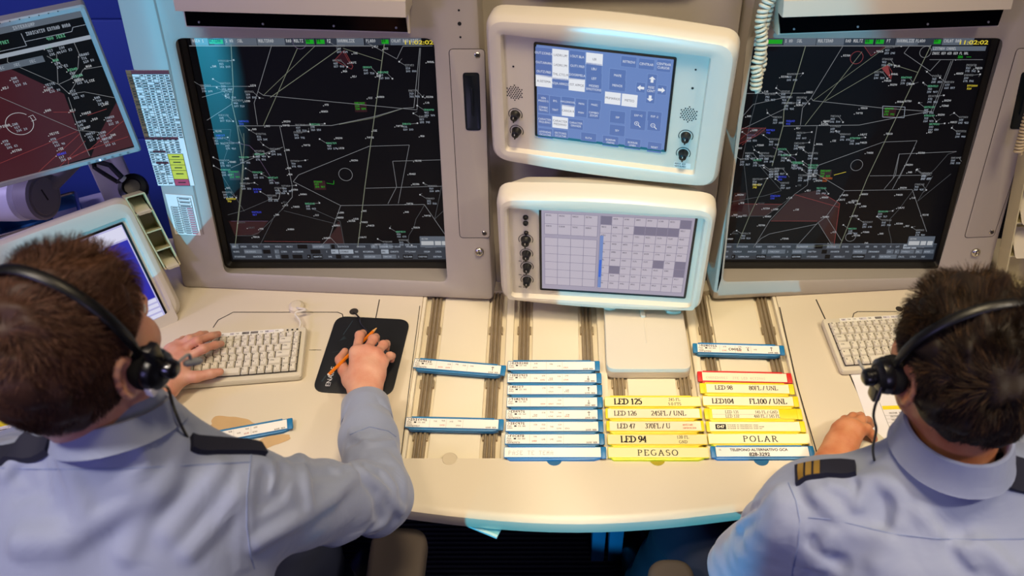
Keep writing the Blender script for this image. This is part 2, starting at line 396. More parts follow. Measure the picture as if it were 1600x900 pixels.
# ------------------------------------------------------------------ radar consoles
TAU = R(13.5)
SCR = Fr((0, 1.589, .75)); SCR = Fr((0, 1.665-.3*math.tan(TAU), .75), 0, TAU)   # both radar screens share one plane
scr_black = mat('screen_black', '#060607', .34, spec=.28, emit='#08080b', es=.8)
G = dict(w=glow('glow_white', '#c9ccd0', .68), l=glow('glow_line', '#8f9296', .62), d=glow('glow_dim', '#55585c', .7), o=glow('glow_olive', '#8b917c', .6), g=glow('glow_green', '#17b41c', .7),
         b=glow('glow_blue', '#3a48d8', .9), r=glow('glow_red', '#8a3a3a', .8), f=glow('glow_darkred', '#2c0c10', .8), y=glow('glow_yellow', '#d8c43a', .9), s=glow('glow_steel', '#5d6672', .8),
         t=glow('glow_silver', '#aab4c2', .7), n=glow('glow_navy', '#2f3742', .8), e=glow('glow_teal_green', '#5fae86', .8), k=scr_black, p=glow('glow_mauve', '#6a5a78', .7), a=glow('glow_orange', '#c8641e', .85))
GK = list(G); GI = {k: i for i, k in enumerate(GK)}; GM = [G[k] for k in GK]
NAMES = ('LEMD LESU ZAR TERSA SIE PINAR BAN NVS TOBEK LALPI RONKO ARBEK DGO ORBIS CJN VTB MGA GRAUS ASTRO BISKA NEMOS PARIN TOPTU BRIVO HIJ CCS MORAL YESTE').split()
def call(rn): return ''.join(rn.choice('ABEIRSTVYX') for _ in range(3))+''.join(rn.choice('0123456789') for _ in range(rn.choice((3, 4, 4))))
def paint_radar(mb, fr, c, X, lines, labels, polys, circles, seed):
    """X maps a photo pixel to the screen plane; c is the glass; drawing sits on it"""
    rn = random.Random(seed)
    for pts, k in polys: mb.poly(fr, [X(*p) for p in pts], c+.0002, GI[k])
    for pts, k, w in lines: mb.line(fr, [X(*p) for p in pts], w*.00105, c+.0005, GI[k])
    for x, y, r, k in circles:
        a, b_ = X(x, y); mb.ring(fr, a, b_, r*.00143, .0011, c+.0005, GI[k], 30)
    for x, y, kind in labels:
        a, b_ = X(x, y); h = .0044
        if kind in 'wd':
            mb.rect(fr, a-.004, b_-.001, a-.0022, b_+.0008, c+.0006, GI['w']); tiny(mb, fr, rn.choice(NAMES), a, b_, h, c+.0006, GI['w' if kind == 'w' else 'd'], .66)
        else:
            top = {'a': 'l', 'e': 'e', 'g': 'g', 'b': 'b', 'y': 'y', 'o': 'a', 'p': 'p'}[kind]; low = {'e': 't', 'a': 't', 'g': 'g', 'b': 'b', 'y': 'y', 'o': 'a', 'p': 't'}[kind]
            if kind == 'g': mb.rect(fr, a-.001, b_-.0185, a+.026, b_+.005, c+.0003, GI['f'])
            tiny(mb, fr, call(rn), a, b_, h, c+.0006, GI[top], .7); tiny(mb, fr, str(rn.randint(100, 999)), a+.001, b_-.0066, h, c+.0006, GI[low], .7)
            if kind in 'aegp': tiny(mb, fr, '%d %d' % (rn.randint(100, 400), rn.randint(100, 999)), a+.001, b_-.0132, h, c+.0006, GI[low], .7)
            if kind in 'aep':
                dx, dy = rn.choice(((-.014, .012), (.034, .004), (-.012, .01), (.03, -.012)))
                mb.line(fr, [(a+(0 if dx < 0 else .018), b_+.002), (a+dx, b_+dy)], .0008, c+.0005, GI['l']); mb.rect(fr, a+dx-.0016, b_+dy-.0016, a+dx+.0016, b_+dy+.0016, c+.0006, GI['w'])
                mb.line(fr, [(a+dx, b_+dy), (a+dx+rn.uniform(-.01, .01), b_+dy+rn.uniform(-.008, .01))], .0006, c+.0005, GI['l'])
def softkeys(mb, fr, c, a0, a1, b0, seed, m=1.):
    rn = random.Random(seed); mb.rect(fr, a0, b0, a1, b0+.044, c+.0003, GI['n'])
    mb.rect(fr, a0, b0+.0425, a1, b0+.044, c+.0007, GI['s'])
    for row, y in ((0, b0+.002), (1, b0+.016), (2, b0+.03)):
        x = a0+.003
        while x < a1-.02:
            w_ = rn.choice((.012, .018, .026, .034, .044)); w_ = min(w_, a1-x-.002)
            k = rn.random()
            if k < .14 and row: mb.rect(fr, x, y, x+w_, y+.0115, c+.0005, GI['t'])
            elif k < .2: mb.rect(fr, x, y, x+w_*.7, y+.011, c+.0005, GI['k'])
            elif k < .75: mb.rect(fr, x, y, x+w_-.001, y+.0115, c+.0004, GI['s' if k > .5 else 'n'])
            ink_ = 'k' if k < .14 and row else 't'
            if k > .2 or k < .14: tiny(mb, fr, ''.join(rn.choice('ABCDEILMNORSTU') for _ in range(max(1, int((w_-.004)/.0042)))), x+.002, y+.0034, .0046, c+.0008, GI[ink_], .6)
            x += w_+.002
def statusbar(mb, fr, c, a0, b0, segs):
    for x, w_, k, tx in segs:
        mb.rect(fr, a0+x, b0, a0+x+w_-.001, b0+.018, c+.0004, GI[k if k != 'g' else 'n'])
        if k == 'g': mb.rect(fr, a0+x+.002, b0+.003, a0+x+w_-.003, b0+.012, c+.0006, GI['g'])
        if tx: tiny(mb, fr, tx, a0+x+.003, b0+.006, .007, c+.0008, GI['w' if k != 'g' else 'k'], .55)
def c3(pts): return [(x/3.077+260, y/3.077) for x, y in pts]
def c4(pts): return [(x/3.077+260, y/3.077+230) for x, y in pts]
def c7(pts): return [(x/3.2+1100, y/3.2) for x, y in pts]
def c9(pts): return [(x/4.21+1120, y/4.21+230) for x, y in pts]

def console(label, base, opening, outer_l, outer_r, screen, side, visor, panel, slot, screws, lock, holes, flange):
    p0, p1 = at_z(*base[0], DZ), at_z(*base[1], DZ); psi = math.atan2(p1.y-p0.y, p1.x-p0.x); mid = (p0+p1)/2
    F = Fr(mid, psi, TAU); root = thing('radar_console', label, 'radar console', mid, M=F.m())
    top = 1.0
    la, lb = F.px(*outer_l[0]), F.px(*outer_l[1]); ra, rb = F.px(*outer_r[0]), F.px(*outer_r[1])
    def edge(p, q, b_): t = (b_-p[1])/(q[1]-p[1]); return p[0]+(q[0]-p[0])*t
    outer = [(edge(la, lb, .001), .001), (edge(ra, rb, .001), .001), (edge(ra, rb, top), top), (edge(la, lb, top), top)]
    op = quadloop(F, opening, 0, [.016, .016, .02, .02], 6)
    sl = []                                                                      # loop at the screen plane, brought into F
    scr4 = [SCR.px(x, y) for x, y in screen]
    def s2F(a, b_, c=0):
        d = SCR.p(a, b_, c)-F.o; return (d.dot(F.u), d.dot(F.v), d.dot(F.n))
    tl, tr, br, bl = scr4; e = .004
    inn = rpoly([(bl[0]-e, bl[1]-e), (br[0]+e, br[1]-e), (tr[0]+e, tr[1]+.01), (tl[0]-e, tl[1]+.01)], .006, 6)
    out2 = rpoly([(bl[0]-.02, bl[1]-.018), (br[0]+.02, br[1]-.018), (tr[0]+.02, tr[1]+.022), (tl[0]-.02, tl[1]+.022)], .014, 6)
    def P3(L): return [F.p(*q) if len(q) == 3 else F.p(q[0], q[1], 0) for q in L]
    of = rpoly(outer, .012, 6)
    mb = MB()
    sh = lambda L, k, c: [F.p(a*(1) , b_, c) for a, b_ in L]
    cx, cy = sum(a for a, b_ in op)/len(op), sum(b_ for a, b_ in op)/len(op)
    grow = lambda L, d: [(a+d*(1 if a > cx else -1), b_+d*(1 if b_ > cy else -1)) for a, b_ in L]
    recess = [F.p(*s2F(a, b_, .004)) for a, b_ in out2]
    hb = Vector((-math.sin(psi), math.cos(psi), 0))*.42; back = [F.p(a, b_, -.012)+hb for a, b_ in of]
    mb.loft([back, [F.p(a, b_, -.012) for a, b_ in of], [F.p(a, b_, -.004) for a, b_ in grow(of, -.003)], [F.p(a, b_, 0) for a, b_ in grow(of, -.010)],
             [F.p(a, b_, 0) for a, b_ in grow(op, .006)], [F.p(a, b_, -.003) for a, b_ in grow(op, .001)], recess], 0, True, False)
    mb.build('cabinet', console_paint, root, angle=32)
    bz = MB(); bez = [SCR.p(a, b_, .006) for a, b_ in out2]
    bz.loft([recess, [SCR.p(a, b_, .010) for a, b_ in out2], [SCR.p((a-cx0)*.975+cx0, (b_-cy0)*.975+cy0, .011) for (a, b_) in out2 for cx0, cy0 in [((tl[0]+tr[0])/2, (tl[1]+bl[1])/2)]], [SCR.p(a, b_, -.002) for a, b_ in inn]], 0, False, False)
    bz.build('bezel', mat('bezel_brown_black', '#15120f', .35), root)
    # black hood lamp over the screen
    v = MB(); C1 = .055
    a0, bb0 = F.px(*visor['face'][0], C1); a1, bb1 = F.px(*visor['face'][1], C1); c0_, cb0 = F.px(*visor['face'][3], C1); c1_, cb1 = F.px(*visor['face'][2], C1)
    bt, bo = (bb0+bb1)/2, (cb0+cb1)/2; l0, _ = F.px(*visor['lip'][0], C1+.03); l1, _ = F.px(*visor['lip'][1], C1+.03)
    li0, li1 = min(a0, l0), max(a1, l1)
    hood = lambda c, bl_, bt_, s0, s1: [F.p(s0, bl_, c), F.p(s1, bl_, c), F.p(s1, bt_, c), F.p(s0, bt_, c)]
    v.loft([hood(0, bo-.006, bt+.09, l0+.01, l1-.01), hood(C1-.004, bo-.004, bt+.05, c0_-.004, c1_+.004), hood(C1, bo-.003, bt+.03, c0_-.003, c1_+.003)], 0, True, True)
    v.loft([hood(0, bt+.004, bt+.12, l0+.004, l1-.004), hood(C1+.02, bt, bt+.036, l0, l1), hood(C1+.028, bt, bt+.030, l0, l1), hood(C1+.03, bt, bt+.012, l0+.001, l1-.001)], 0, True, True)
    hd = v.build('hood', cream, root, angle=25)
    v = MB(); v.loft([[F.p(c0_, bo, C1-.002), F.p(c1_, bo, C1-.002), F.p(a1, bt, C1-.002), F.p(a0, bt, C1-.002)], [F.p(c0_, bo, C1+.003), F.p(c1_, bo, C1+.003), F.p(a1, bt, C1+.003), F.p(a0, bt, C1+.003)]], 0, True, True)
    for q in (.06, .35, .67, .95): v.lathe(F, c0_+(c1_-c0_)*q, bo+.008, [(.0022, C1+.002), (.0022, C1+.0045), (.0008, C1+.005)], 1, 10)
    v.build('lamp_panel', [mat('lamp_glass_black', '#050506', .12), grey_plastic], hd)
    # access panel with its pull slot
    pl = quadloop(F, panel, 0, .008, 4); d = MB(); d.prism(F, pl, -.002, .0012, 0, .0006)
    gr = [(a, b_) for a, b_ in pl]; d.line(F, gr+gr[:1], .0028, .0006, 1)
    ap = d.build('access_panel', [console_paint, groove], root)
    sl_ = quadloop(F, slot, 0, .007, 5); cx, cy = sum(a for a, b_ in sl_)/len(sl_), sum(b_ for a, b_ in sl_)/len(sl_)
    sk = lambda k, c: [F.p(cx+(a-cx)*k, cy+(b_-cy)*(1-(1-k)*.35), c) for a, b_ in sl_]
    d = MB(); d.loft([sk(1, .0012), sk(1.0, .0026), sk(.9, .0028), sk(.8, .0014)], 0, True, True); d.box(F, cx-.002, cx+.002, cy-.03, cy+.03, .001, .005, 0, .001, .001)
    d.build('slot_handle', mat('slot_rubber', '#10161a', .35), ap)
    for x, y in screws:
        a, b_ = F.px(x, y); d = MB(); d.lathe(F, a, b_, [(.0062, .001), (.0062, .0022), (.0045, .0034), (.0036, .0026), (.001, .0026)], 0, 16, ms=[0, 0, 1, 1]); d.build('screw', [chrome, groove], ap)
    a, b_ = F.px(*lock); d = MB(); d.lathe(F, a, b_, [(.011, 0), (.011, .003), (.0085, .0062), (.006, .007), (.0055, .005), (.002, .0048)], 0, 22); d.box(F, a-.0008, a+.0008, b_-.004, b_+.004, .0045, .0056, 1, .0003, 0); d.build('lock', [chrome, groove], root)
    if holes:
        for x, y, r in holes:
            d = MB(); a, b_ = F.px(x, y); d.lathe(F, a, b_, [(r, -.0002), (r, .0006), (r*.8, .0004)], 0, 14); d.build('indicator_hole', black_matte, root)
    if flange:
        d = MB(); d.line(F, [F.px(*q) for q in flange], .004, .0007, 0); d.build('flange_seam', mat('flange_seam', '#8d8378', .6), root)
    return root, F, scr4

# left console
rootL, FL, sL = console('cream radar console behind the keyboard and black mouse pad', [(285, 451), (770, 471)],
    [(272, 61), (677, 61), (698, 441), (351, 427)], [(180, 0), (285, 450)], [(747, 0), (771, 471)], [(293, 55), (681, 55), (699, 407), (363, 407)], 'L',
    dict(face=[(289, 17), (633, 15), (637, 44), (294, 45)], lip=[(273, 16), (634, 14)]),
    [(702, 77), (757, 77), (765, 371), (719, 371)], [(723, 113), (749, 113), (752, 203), (728, 203)], [(746, 86), (757, 364)], (749, 393), [(717, 16, .0022), (718, 37, .004), (719.5, 58, .0022)],
    [(240, -5), (263, 95), (300, 280), (318, 366)])
m = MB(); tl, tr, br, bl = sL; C = 0.0
m.poly(SCR, [(bl[0]-.003, bl[1]-.003), (br[0]+.003, br[1]-.003), (tr[0]+.003, tr[1]), (tl[0]-.003, tl[1])], C, GI['k'])
XL = lambda x, y: SCR.px(x, y)
LL = [(c3([(311, 212), (322, 425), (315, 495), (340, 605), (370, 800), (365, 892)])+c4([(330, 480)]), 'o', 1.5), (c3([(507, 215), (440, 440), (422, 495), (438, 600)]), 'l', 1.1), (c3([(630, 232), (467, 602)]), 'o', 1.2), (c3([(718, 218), (467, 458)]), 'o', .9),
  (c3([(838, 230), (500, 468)]), 'o', 1.3), (c3([(440, 440), (467, 458), (1205, 528)]), 'l', 1.1), (c3([(850, 232), (1035, 292)]), 'o', 1), (c3([(1050, 195), (955, 892)])+c4([(920, 480)]), 'o', 1.6), (c3([(965, 205), (1108, 283), (1137, 222), (1280, 220)]), 'l', 1),
  (c3([(1218, 230), (1190, 517), (1140, 520), (1000, 560), (795, 603), (340, 605)]), 'l', 1.2), (c3([(1222, 230), (1205, 527)]), 'l', 1), (c3([(1140, 520), (1000, 566), (830, 598)]), 'o', 1), (c3([(165, 415), (420, 415)]), 'l', 1), (c3([(172, 467), (322, 425)]), 'l', 1), (c3([(195, 578), (315, 500)]), 'l', 1),
  (c3([(545, 605), (605, 892)])+c4([(605, 240), (555, 300)]), 'l', 1.1), (c3([(310, 807), (450, 745), (560, 707)]), 'l', 1), (c4([(975, -5), (635, 133), (610, 165), (838, 280), (1240, 275), (1340, 420)]), 'l', 1.1), (c3([(970, 703), (1168, 697)])+c4([(1115, 270)]), 'l', 1), (c4([(838, 280), (785, 430), (740, 478)]), 'l', 1), (c4([(785, 430), (832, 480)]), 'l', 1),
  (c4([(1330, 60), (1088, 67), (1107, 190), (1065, 272)]), 'l', 1), (c4([(958, 197), (1330, 187)]), 'l', 1), (c4([(1240, 278), (1222, 310), (1200, 345), (1190, 385), (1165, 425), (1163, 480)]), 'd', 1), (c4([(1325, 180), (1290, 345), (1338, 300)]), 'd', 1), (c3([(372, 640), (375, 700)])+c4([(350, 280), (330, 480)]), 'o', 1), (c4([(295, 325), (370, 305), (500, 250)]), 'd', 1), (c4([(265, 130), (375, 308)]), 'd', 1),
  (c4([(565, 305), (830, 372)]), 'd', .9), (c4([(555, 300), (445, 410), (410, 425), (330, 425)]), 'd', 1), (c4([(520, 330), (445, 480)]), 'd', .9), (c4([(310, 355), (490, 355)]), 'p', .8), (c4([(700, 295), (835, 355), (858, 480)]), 'd', 1), (c4([(470, 452), (740, 455)]), 'r', .8), (c3([(200, 622), (310, 622), (300, 700), (270, 790)]), 'd', .8), (c3([(270, 660), (320, 685), (400, 700), (440, 740)]), 'p', 1), (c3([(450, 770), (500, 850)])+c4([(535, 180)]), 'p', .8),
  (c3([(808, 290), (890, 332), (897, 318), (855, 240)]), 'r', .9), (c3([(808, 290), (850, 245), (880, 300)]), 'r', .9), (c3([(345, 605), (375, 690), (370, 760)]), 'o', .7), (c4([(535, 195), (548, 215), (540, 250), (490, 250)]), 'w', .7), (c4([(805, 160), (805, 178), (770, 172)]), 'g', .9)]
lbL = [(x/3.077+260, y/3.077, k) for x, y, k in ((250, 297, 'a'), (222, 323, 'w'), (165, 415, 'a'), (260, 405, 'a'), (278, 445, 'a'), (378, 445, 'a'), (320, 487, 'a'), (378, 490, 'w'), (405, 415, 'w'), (252, 558, 'a'), (348, 587, 'b'), (235, 635, 'w'), (240, 655, 'b'), (225, 668, 'a'), (280, 692, 'a'), (415, 625, 'w'), (432, 648, 'a'), (480, 610, 'w'), (565, 588, 'w'), (560, 607, 'w'), (620, 605, 'a'), (690, 602, 'e'), (612, 640, 'a'), (762, 508, 'w'), (745, 540, 'w'), (660, 702, 'w'), (770, 692, 'e'), (830, 716, 'w'), (815, 668, 'w'), (890, 775, 'w'), (965, 665, 'w'), (995, 632, 'w'),
  (972, 475, 'w'), (1015, 470, 'w'), (945, 328, 'e'), (1018, 352, 'e'), (1012, 370, 'w'), (895, 372, 'w'), (850, 347, 'w'), (800, 295, 'a'), (880, 305, 'w'), (900, 260, 'w'), (815, 225, 'a'), (1047, 238, 'w'), (998, 228, 'w'), (1148, 318, 'a'), (1165, 440, 'a'), (1255, 302, 'w'), (1250, 470, 'w'), (1245, 498, 'w'), (1238, 532, 'e'), (1215, 565, 'a'), (1135, 600, 'e'), (1105, 610, 'w'), (1222, 658, 'w'), (905, 500, 'g'), (500, 720, 'a'), (575, 725, 'w'), (425, 730, 'a'), (425, 745, 'e'), (350, 760, 'e'), (255, 775, 'a'), (305, 782, 'w'), (262, 820, 'e'), (300, 830, 'g'), (415, 832, 'e'), (490, 858, 'e'), (598, 778, 'a'), (582, 812, 'w'), (588, 842, 'w'), (380, 862, 'w'), (1195, 777, 'w'), (1168, 840, 'w'), (1185, 889, 'w'))]
lbL += [(x/3.077+260, y/3.077+230, k) for x, y, k in ((355, 178, 'a'), (290, 200, 'w'), (270, 220, 'a'), (290, 252, 'y'), (418, 206, 'b'), (412, 316, 'b'), (485, 236, 'a'), (555, 190, 'a'), (520, 200, 'a'), (602, 208, 'w'), (645, 230, 'w'), (568, 282, 'w'), (562, 268, 'd'), (610, 290, 'w'), (668, 275, 'e'), (525, 328, 'w'), (716, 330, 'w'), (585, 398, 'w'), (395, 390, 'd'), (450, 396, 'w'), (418, 435, 'w'), (830, 318, 'w'), (822, 342, 'w'), (805, 380, 'w'), (878, 358, 'w'), (900, 348, 'w'), (945, 310, 'w'), (938, 364, 'w'), (970, 380, 'w'), (932, 436, 'w'), (758, 440, 'w'), (710, 170, 'g'), (1148, 315, 'w'), (1240, 333, 'w'), (1188, 390, 'w'), (1250, 250, 'a'), (1105, 410, 'e'), (1118, 450, 'a'), (1000, 470, 'w'), (1042, 458, 'a'), (1155, 275, 'w'), (1262, 190, 'a'), (350, 365, 'd'))]
paint_radar(m, SCR, C, XL, LL, lbL, [(c4([(300, 355), (490, 355), (440, 420), (330, 425)]), 'f'), (c3([(808, 290), (850, 245), (895, 320)]), 'f'), (c4([(520, 330), (565, 305), (830, 372), (785, 430), (740, 478), (445, 480)]), 'k'), (c4([(705, 478), (760, 435), (830, 355), (858, 480)]), 'f')], [(540, 272.5, 11, 'l'), (468, 66, 10, 'p')], 11)
a0, b0 = SCR.px(300, 70.5); statusbar(m, SCR, C, a0, b0, [(0, .05, 's', 'AREA 1'), (.036, .035, 'g', 'ACTIVO'), (.071, .07, 's', '1 AN  SUL'), (.141, .06, 's', 'MULTIRAD'), (.2, .045, 'n', 'RAD MULTI'), (.243, .022, 'g', 'ON'), (.266, .022, 'g', 'FR'), (.288, .022, 'n', 'PT'), (.31, .06, 's', 'NORMALIZE'), (.371, .05, 'n', 'PLANO'), (.405, .02, 'g', 'NO'), (.425, .068, 's', 'COLAT RAD DIST')])
m.line(SCR, [(a0-.006, b0-.0015), (a0+.388, b0-.0015)], .002, C+.0006, GI['l'])
a, b_ = SCR.px(630.5, 70.5); sans(m, SCR, '11:02:02', a, b_+.002, .0085, C+.0008, GI['y'], sx=1.55, bold=.02)
a0, b0 = SCR.px(366, 404); a1, _ = SCR.px(697, 404); softkeys(m, SCR, C, a0-.003, a1+.003, b0-.002, 5)
a0, b0 = SCR.px(657, 386); m.rect(SCR, a0, b0, a0+.07, b0+.03, C+.0009, GI['s']); [m.rect(SCR, a0+x, b0+.006, a0+x+w_, b0+.017, C+.0012, GI['w']) for x, w_ in ((.003, .03), (.036, .015), (.053, .015))]; tiny(m, SCR, 'SECTOR', a0+.004, b0+.021, .004, C+.0012, GI['w'])
m.build('screen', GM, rootL, smooth=False)

# right console
rootR, FRr, sR = console('cream radar console with a white coiled cord hanging over its screen edge', [(1112, 471), (1420, 455)],
    [(1172, 61), (1570, 61), (1462, 434), (1130, 441)], [(1180, 0), (1112, 471)], [(1665, 0), (1541, 450)], [(1172, 55), (1548, 55), (1459, 407), (1126, 407)], 'R',
    dict(face=[(1217, 15), (1568, 14), (1557, 45), (1219, 46)], lip=[(1224, 14), (1581, 12)]),
    [(1589, 76), (1650, 76), (1552, 369), (1507, 371)], [(1596, 112), (1620, 112), (1601, 201), (1577, 201)], [(1640, 85), (1549, 362)], (1524, 394), None, None)
m = MB(); tl, tr, br, bl = sR
m.poly(SCR, [(bl[0]-.003, bl[1]-.003), (br[0]+.003, br[1]-.003), (tr[0]+.003, tr[1]), (tl[0]-.003, tl[1])], C, GI['k'])
RL = [(c7([(508, 228), (437, 470), (400, 545), (395, 630), (340, 830)]), 'o', 1.6), (c7([(693, 232), (535, 490), (492, 540), (482, 625)]), 'l', 1.1), (c7([(910, 235), (545, 503)]), 'o', .9), (c7([(790, 258), (505, 625)]), 'o', 1.1), (c7([(930, 315), (605, 505)]), 'o', 1.1), (c7([(535, 490), (545, 503), (895, 540), (1140, 558)]), 'l', 1.1), (c7([(920, 315), (1070, 362)]), 'o', 1),
  (c7([(1135, 225), (815, 892)])+c9([(805, 660)]), 'o', 1.5), (c7([(1030, 225), (1000, 265), (1130, 355), (1190, 290)]), 'l', 1), (c7([(1245, 300), (1145, 558)]), 'l', 1), (c7([(1235, 305), (1135, 555)]), 'l', 1), (c7([(195, 467), (540, 465)]), 'l', 1.1), (c7([(1140, 555), (1000, 580), (775, 625), (395, 630)]), 'l', 1.2), (c7([(190, 585), (245, 522), (390, 490)]), 'l', 1), (c7([(180, 650), (400, 545)]), 'l', 1), (c7([(565, 630), (520, 892)]), 'l', 1),
  (c7([(975, 892), (1065, 703), (895, 710), (560, 830)]), 'l', 1), (c7([(945, 892), (975, 770), (1262, 757)]), 'l', 1), (c7([(893, 530), (1005, 535), (1000, 588), (893, 585), (893, 530)]), 't', 1), (c7([(1262, 758), (1220, 770), (1150, 850), (1100, 892)]), 'd', 1), (c7([(268, 470), (225, 640), (190, 800)]), 'd', 1), (c7([(175, 720), (260, 680), (310, 640), (175, 640)]), 'r', .9), (c7([(170, 705), (250, 640)]), 'r', .8), (c7([(190, 725), (290, 640)]), 'r', .8),
  (c9([(640, 165), (840, 285), (1285, 278), (1380, 555)]), 'l', 1), (c9([(640, 165), (670, 118), (1000, 0)]), 'l', 1), (c9([(840, 285), (720, 455), (660, 500), (520, 655)]), 'l', 1), (c9([(720, 455), (820, 615)]), 'l', 1), (c9([(665, 495), (765, 655)]), 'l', 1), (c9([(1005, 188), (1410, 183)]), 'l', 1), (c9([(1200, 42), (1175, 185), (1100, 275)]), 'l', 1), (c9([(1300, 0), (1155, 275)]), 'l', 1),
  (c9([(1290, 285), (1240, 350), (1205, 400), (1140, 470), (1130, 540), (1145, 600), (1150, 655)]), 'd', 1), (c9([(1540, 175), (1320, 355), (1420, 190)]), 'd', 1), (c9([(55, 455), (320, 452), (510, 315)]), 'd', 1), (c9([(510, 310), (350, 480), (240, 660)]), 'l', .9), (c9([(430, 375), (180, 372)]), 'r', .9), (c9([(330, 205), (215, 450), (130, 655)]), 'o', 1.2), (c9([(90, 360), (310, 320), (425, 285)]), 'd', 1), (c9([(210, 40), (425, 285)]), 'd', .9), (c9([(180, 120), (215, 450)]), 'd', .9), (c9([(640, 0), (595, 250), (510, 310)]), 'l', .9),
  (c9([(245, 650), (290, 600), (345, 570), (660, 505)]), 'l', 1), (c9([(510, 310), (805, 395)]), 'r', 1), (c9([(690, 300), (808, 370), (770, 655)]), 'r', 1), (c9([(520, 660), (800, 640)]), 'o', .9), (c9([(370, 0), (430, 30), (515, 75), (540, 150)]), 'p', 1), (c9([(770, 183), (850, 162)]), 'y', 1), (c9([(355, 485), (660, 485)]), 'r', .9), (c7([(888, 340), (935, 395), (940, 360), (920, 325), (888, 340)]), 'r', 1), (c7([(800, 230), (835, 280), (905, 232)]), 'r', .8)]
lbR = [(x/3.2+1100, y/3.2, k) for x, y, k in ((415, 375, 'a'), (385, 388, 'w'), (300, 462, 'w'), (305, 475, 'a'), (385, 462, 'a'), (390, 490, 'a'), (462, 492, 'a'), (400, 520, 'a'), (460, 530, 'w'), (510, 465, 'w'), (345, 590, 'a'), (410, 610, 'b'), (215, 585, 'w'), (460, 645, 'w'), (462, 668, 'a'), (240, 655, 'w'), (215, 680, 'p'), (310, 655, 'b'), (325, 700, 'a'), (205, 770, 'a'), (265, 730, 'w'), (275, 770, 'a'), (170, 745, 'w'), (180, 800, 'a'), (245, 805, 'e'), (370, 750, 'e'), (385, 780, 'e'), (300, 785, 'a'), (325, 850, 'a'), (450, 720, 'a'), (470, 740, 'w'), (520, 770, 'a'), (520, 830, 'e'), (560, 725, 'w'), (445, 820, 'e'), (595, 610, 'w'), (585, 625, 'w'), (632, 585, 'a'), (632, 635, 'a'), (682, 675, 'a'), (730, 695, 'e'), (640, 708, 'w'), (780, 717, 'w'), (782, 545, 'w'), (758, 570, 'w'), (780, 676, 'w'), (812, 768, 'w'), (908, 673, 'w'), (965, 513, 'w'), (1002, 510, 'w'), (985, 392, 'e'), (1022, 425, 'w'), (930, 428, 'w'), (900, 408, 'w'), (852, 365, 'a'), (890, 300, 'a'), (958, 335, 'w'), (905, 240, 'a'), (860, 262, 'w'), (695, 282, 'w'), (935, 375, 'w'),
  (1140, 385, 'a'), (1118, 435, 'e'), (1120, 485, 'a'), (1205, 415, 'a'), (1260, 372, 'w'), (1310, 330, 'a'), (1300, 380, 'a'), (1315, 433, 'y'), (1355, 345, 'w'), (1200, 507, 'w'), (1188, 533, 'w'), (1100, 540, 'e'), (1100, 582, 'e'), (1125, 625, 'e'), (1120, 665, 'w'), (1168, 578, 'w'), (1230, 615, 'w'), (1275, 590, 'a'), (1260, 660, 'a'), (1265, 300, 'w'), (1010, 828, 'w'), (1070, 768, 'w'), (1020, 865, 'w'), (1090, 870, 'a'), (903, 548, 'g'), (582, 858, 'g'))]
lbR += [(x/4.21+1120, y/4.21+230, k) for x, y, k in ((235, 215, 'a'), (235, 253, 'y'), (402, 200, 'b'), (352, 325, 'b'), (420, 240, 'a'), (345, 165, 'a'), (380, 145, 'a'), (535, 190, 'a'), (595, 180, 'a'), (610, 195, 'w'), (490, 105, 'e'), (600, 140, 'e'), (650, 225, 'w'), (695, 210, 'o'), (530, 255, 'd'), (590, 290, 'w'), (655, 275, 'e'), (690, 335, 'w'), (515, 415, 'w'), (470, 337, 'w'), (370, 413, 'w'), (305, 408, 'w'), (270, 375, 'd'), (315, 460, 'w'), (275, 518, 'w'), (135, 318, 'w'), (155, 372, 'w'), (110, 450, 'w'), (140, 460, 'w'), (170, 455, 'w'), (100, 572, 'd'), (160, 572, 'a'), (65, 608, 'w'), (430, 606, 'w'), (820, 320, 'w'), (800, 350, 'w'), (695, 463, 'w'), (862, 368, 'w'), (885, 358, 'w'), (920, 377, 'w'), (950, 394, 'w'), (950, 314, 'w'), (885, 457, 'w'), (1178, 318, 'w'), (1280, 338, 'w'), (1190, 403, 'w'), (1350, 450, 'w'), (1180, 507, 'w'), (1240, 523, 'w'), (1070, 573, 'w'), (970, 635, 'w'), (960, 563, 'w'), (900, 585, 'w'), (865, 540, 'e'), (960, 497, 'a'), (1060, 428, 'e'), (1085, 485, 'a'), (1310, 550, 'a'), (760, 563, 'w'), (1300, 250, 'a'), (1205, 272, 'w'), (1345, 180, 'a'), (1540, 75, 'a'), (740, 632, 'd'))]
paint_radar(m, SCR, C, XL, RL, lbR, [(c9([(515, 312), (650, 285), (808, 370), (770, 655), (665, 490), (355, 485)]), 'f'), (c9([(85, 375), (430, 375), (330, 450), (60, 455)]), 'f'), (c9([(95, 420), (165, 425), (195, 300), (115, 300)]), 'f'), (c7([(800, 230), (835, 280), (905, 232)]), 'f'), (c7([(888, 340), (935, 395), (920, 325)]), 'r'), (c7([(175, 720), (310, 660), (300, 640), (175, 640)]), 'f')],
  [(1338.5, 90, 9.5, 'r'), (1338.5, 258, 9.5, 'l'), (1446, 81, 8.5, 'l'), (1329, 370, 8.5, 'l')], 23)
a0, b0 = SCR.px(1172, 70.5); statusbar(m, SCR, C, a0, b0, [(0, .07, 's', ''), (.036, .035, 'g', ''), (.071, .07, 's', '1 AN  SUL'), (.141, .06, 's', 'MULTIRAD'), (.2, .045, 'n', 'RAD MULTI'), (.243, .022, 'g', 'ON'), (.266, .022, 'g', 'FR'), (.288, .022, 'n', 'PT'), (.31, .05, 's', 'NORMALIZE'), (.35, .045, 'n', 'PLANO'), (.39, .02, 'g', 'NO'), (.41, .068, 's', 'COLAT RAD')])
m.line(SCR, [(a0-.006, b0-.0015), (a0+.388, b0-.0015)], .002, C+.0006, GI['l'])
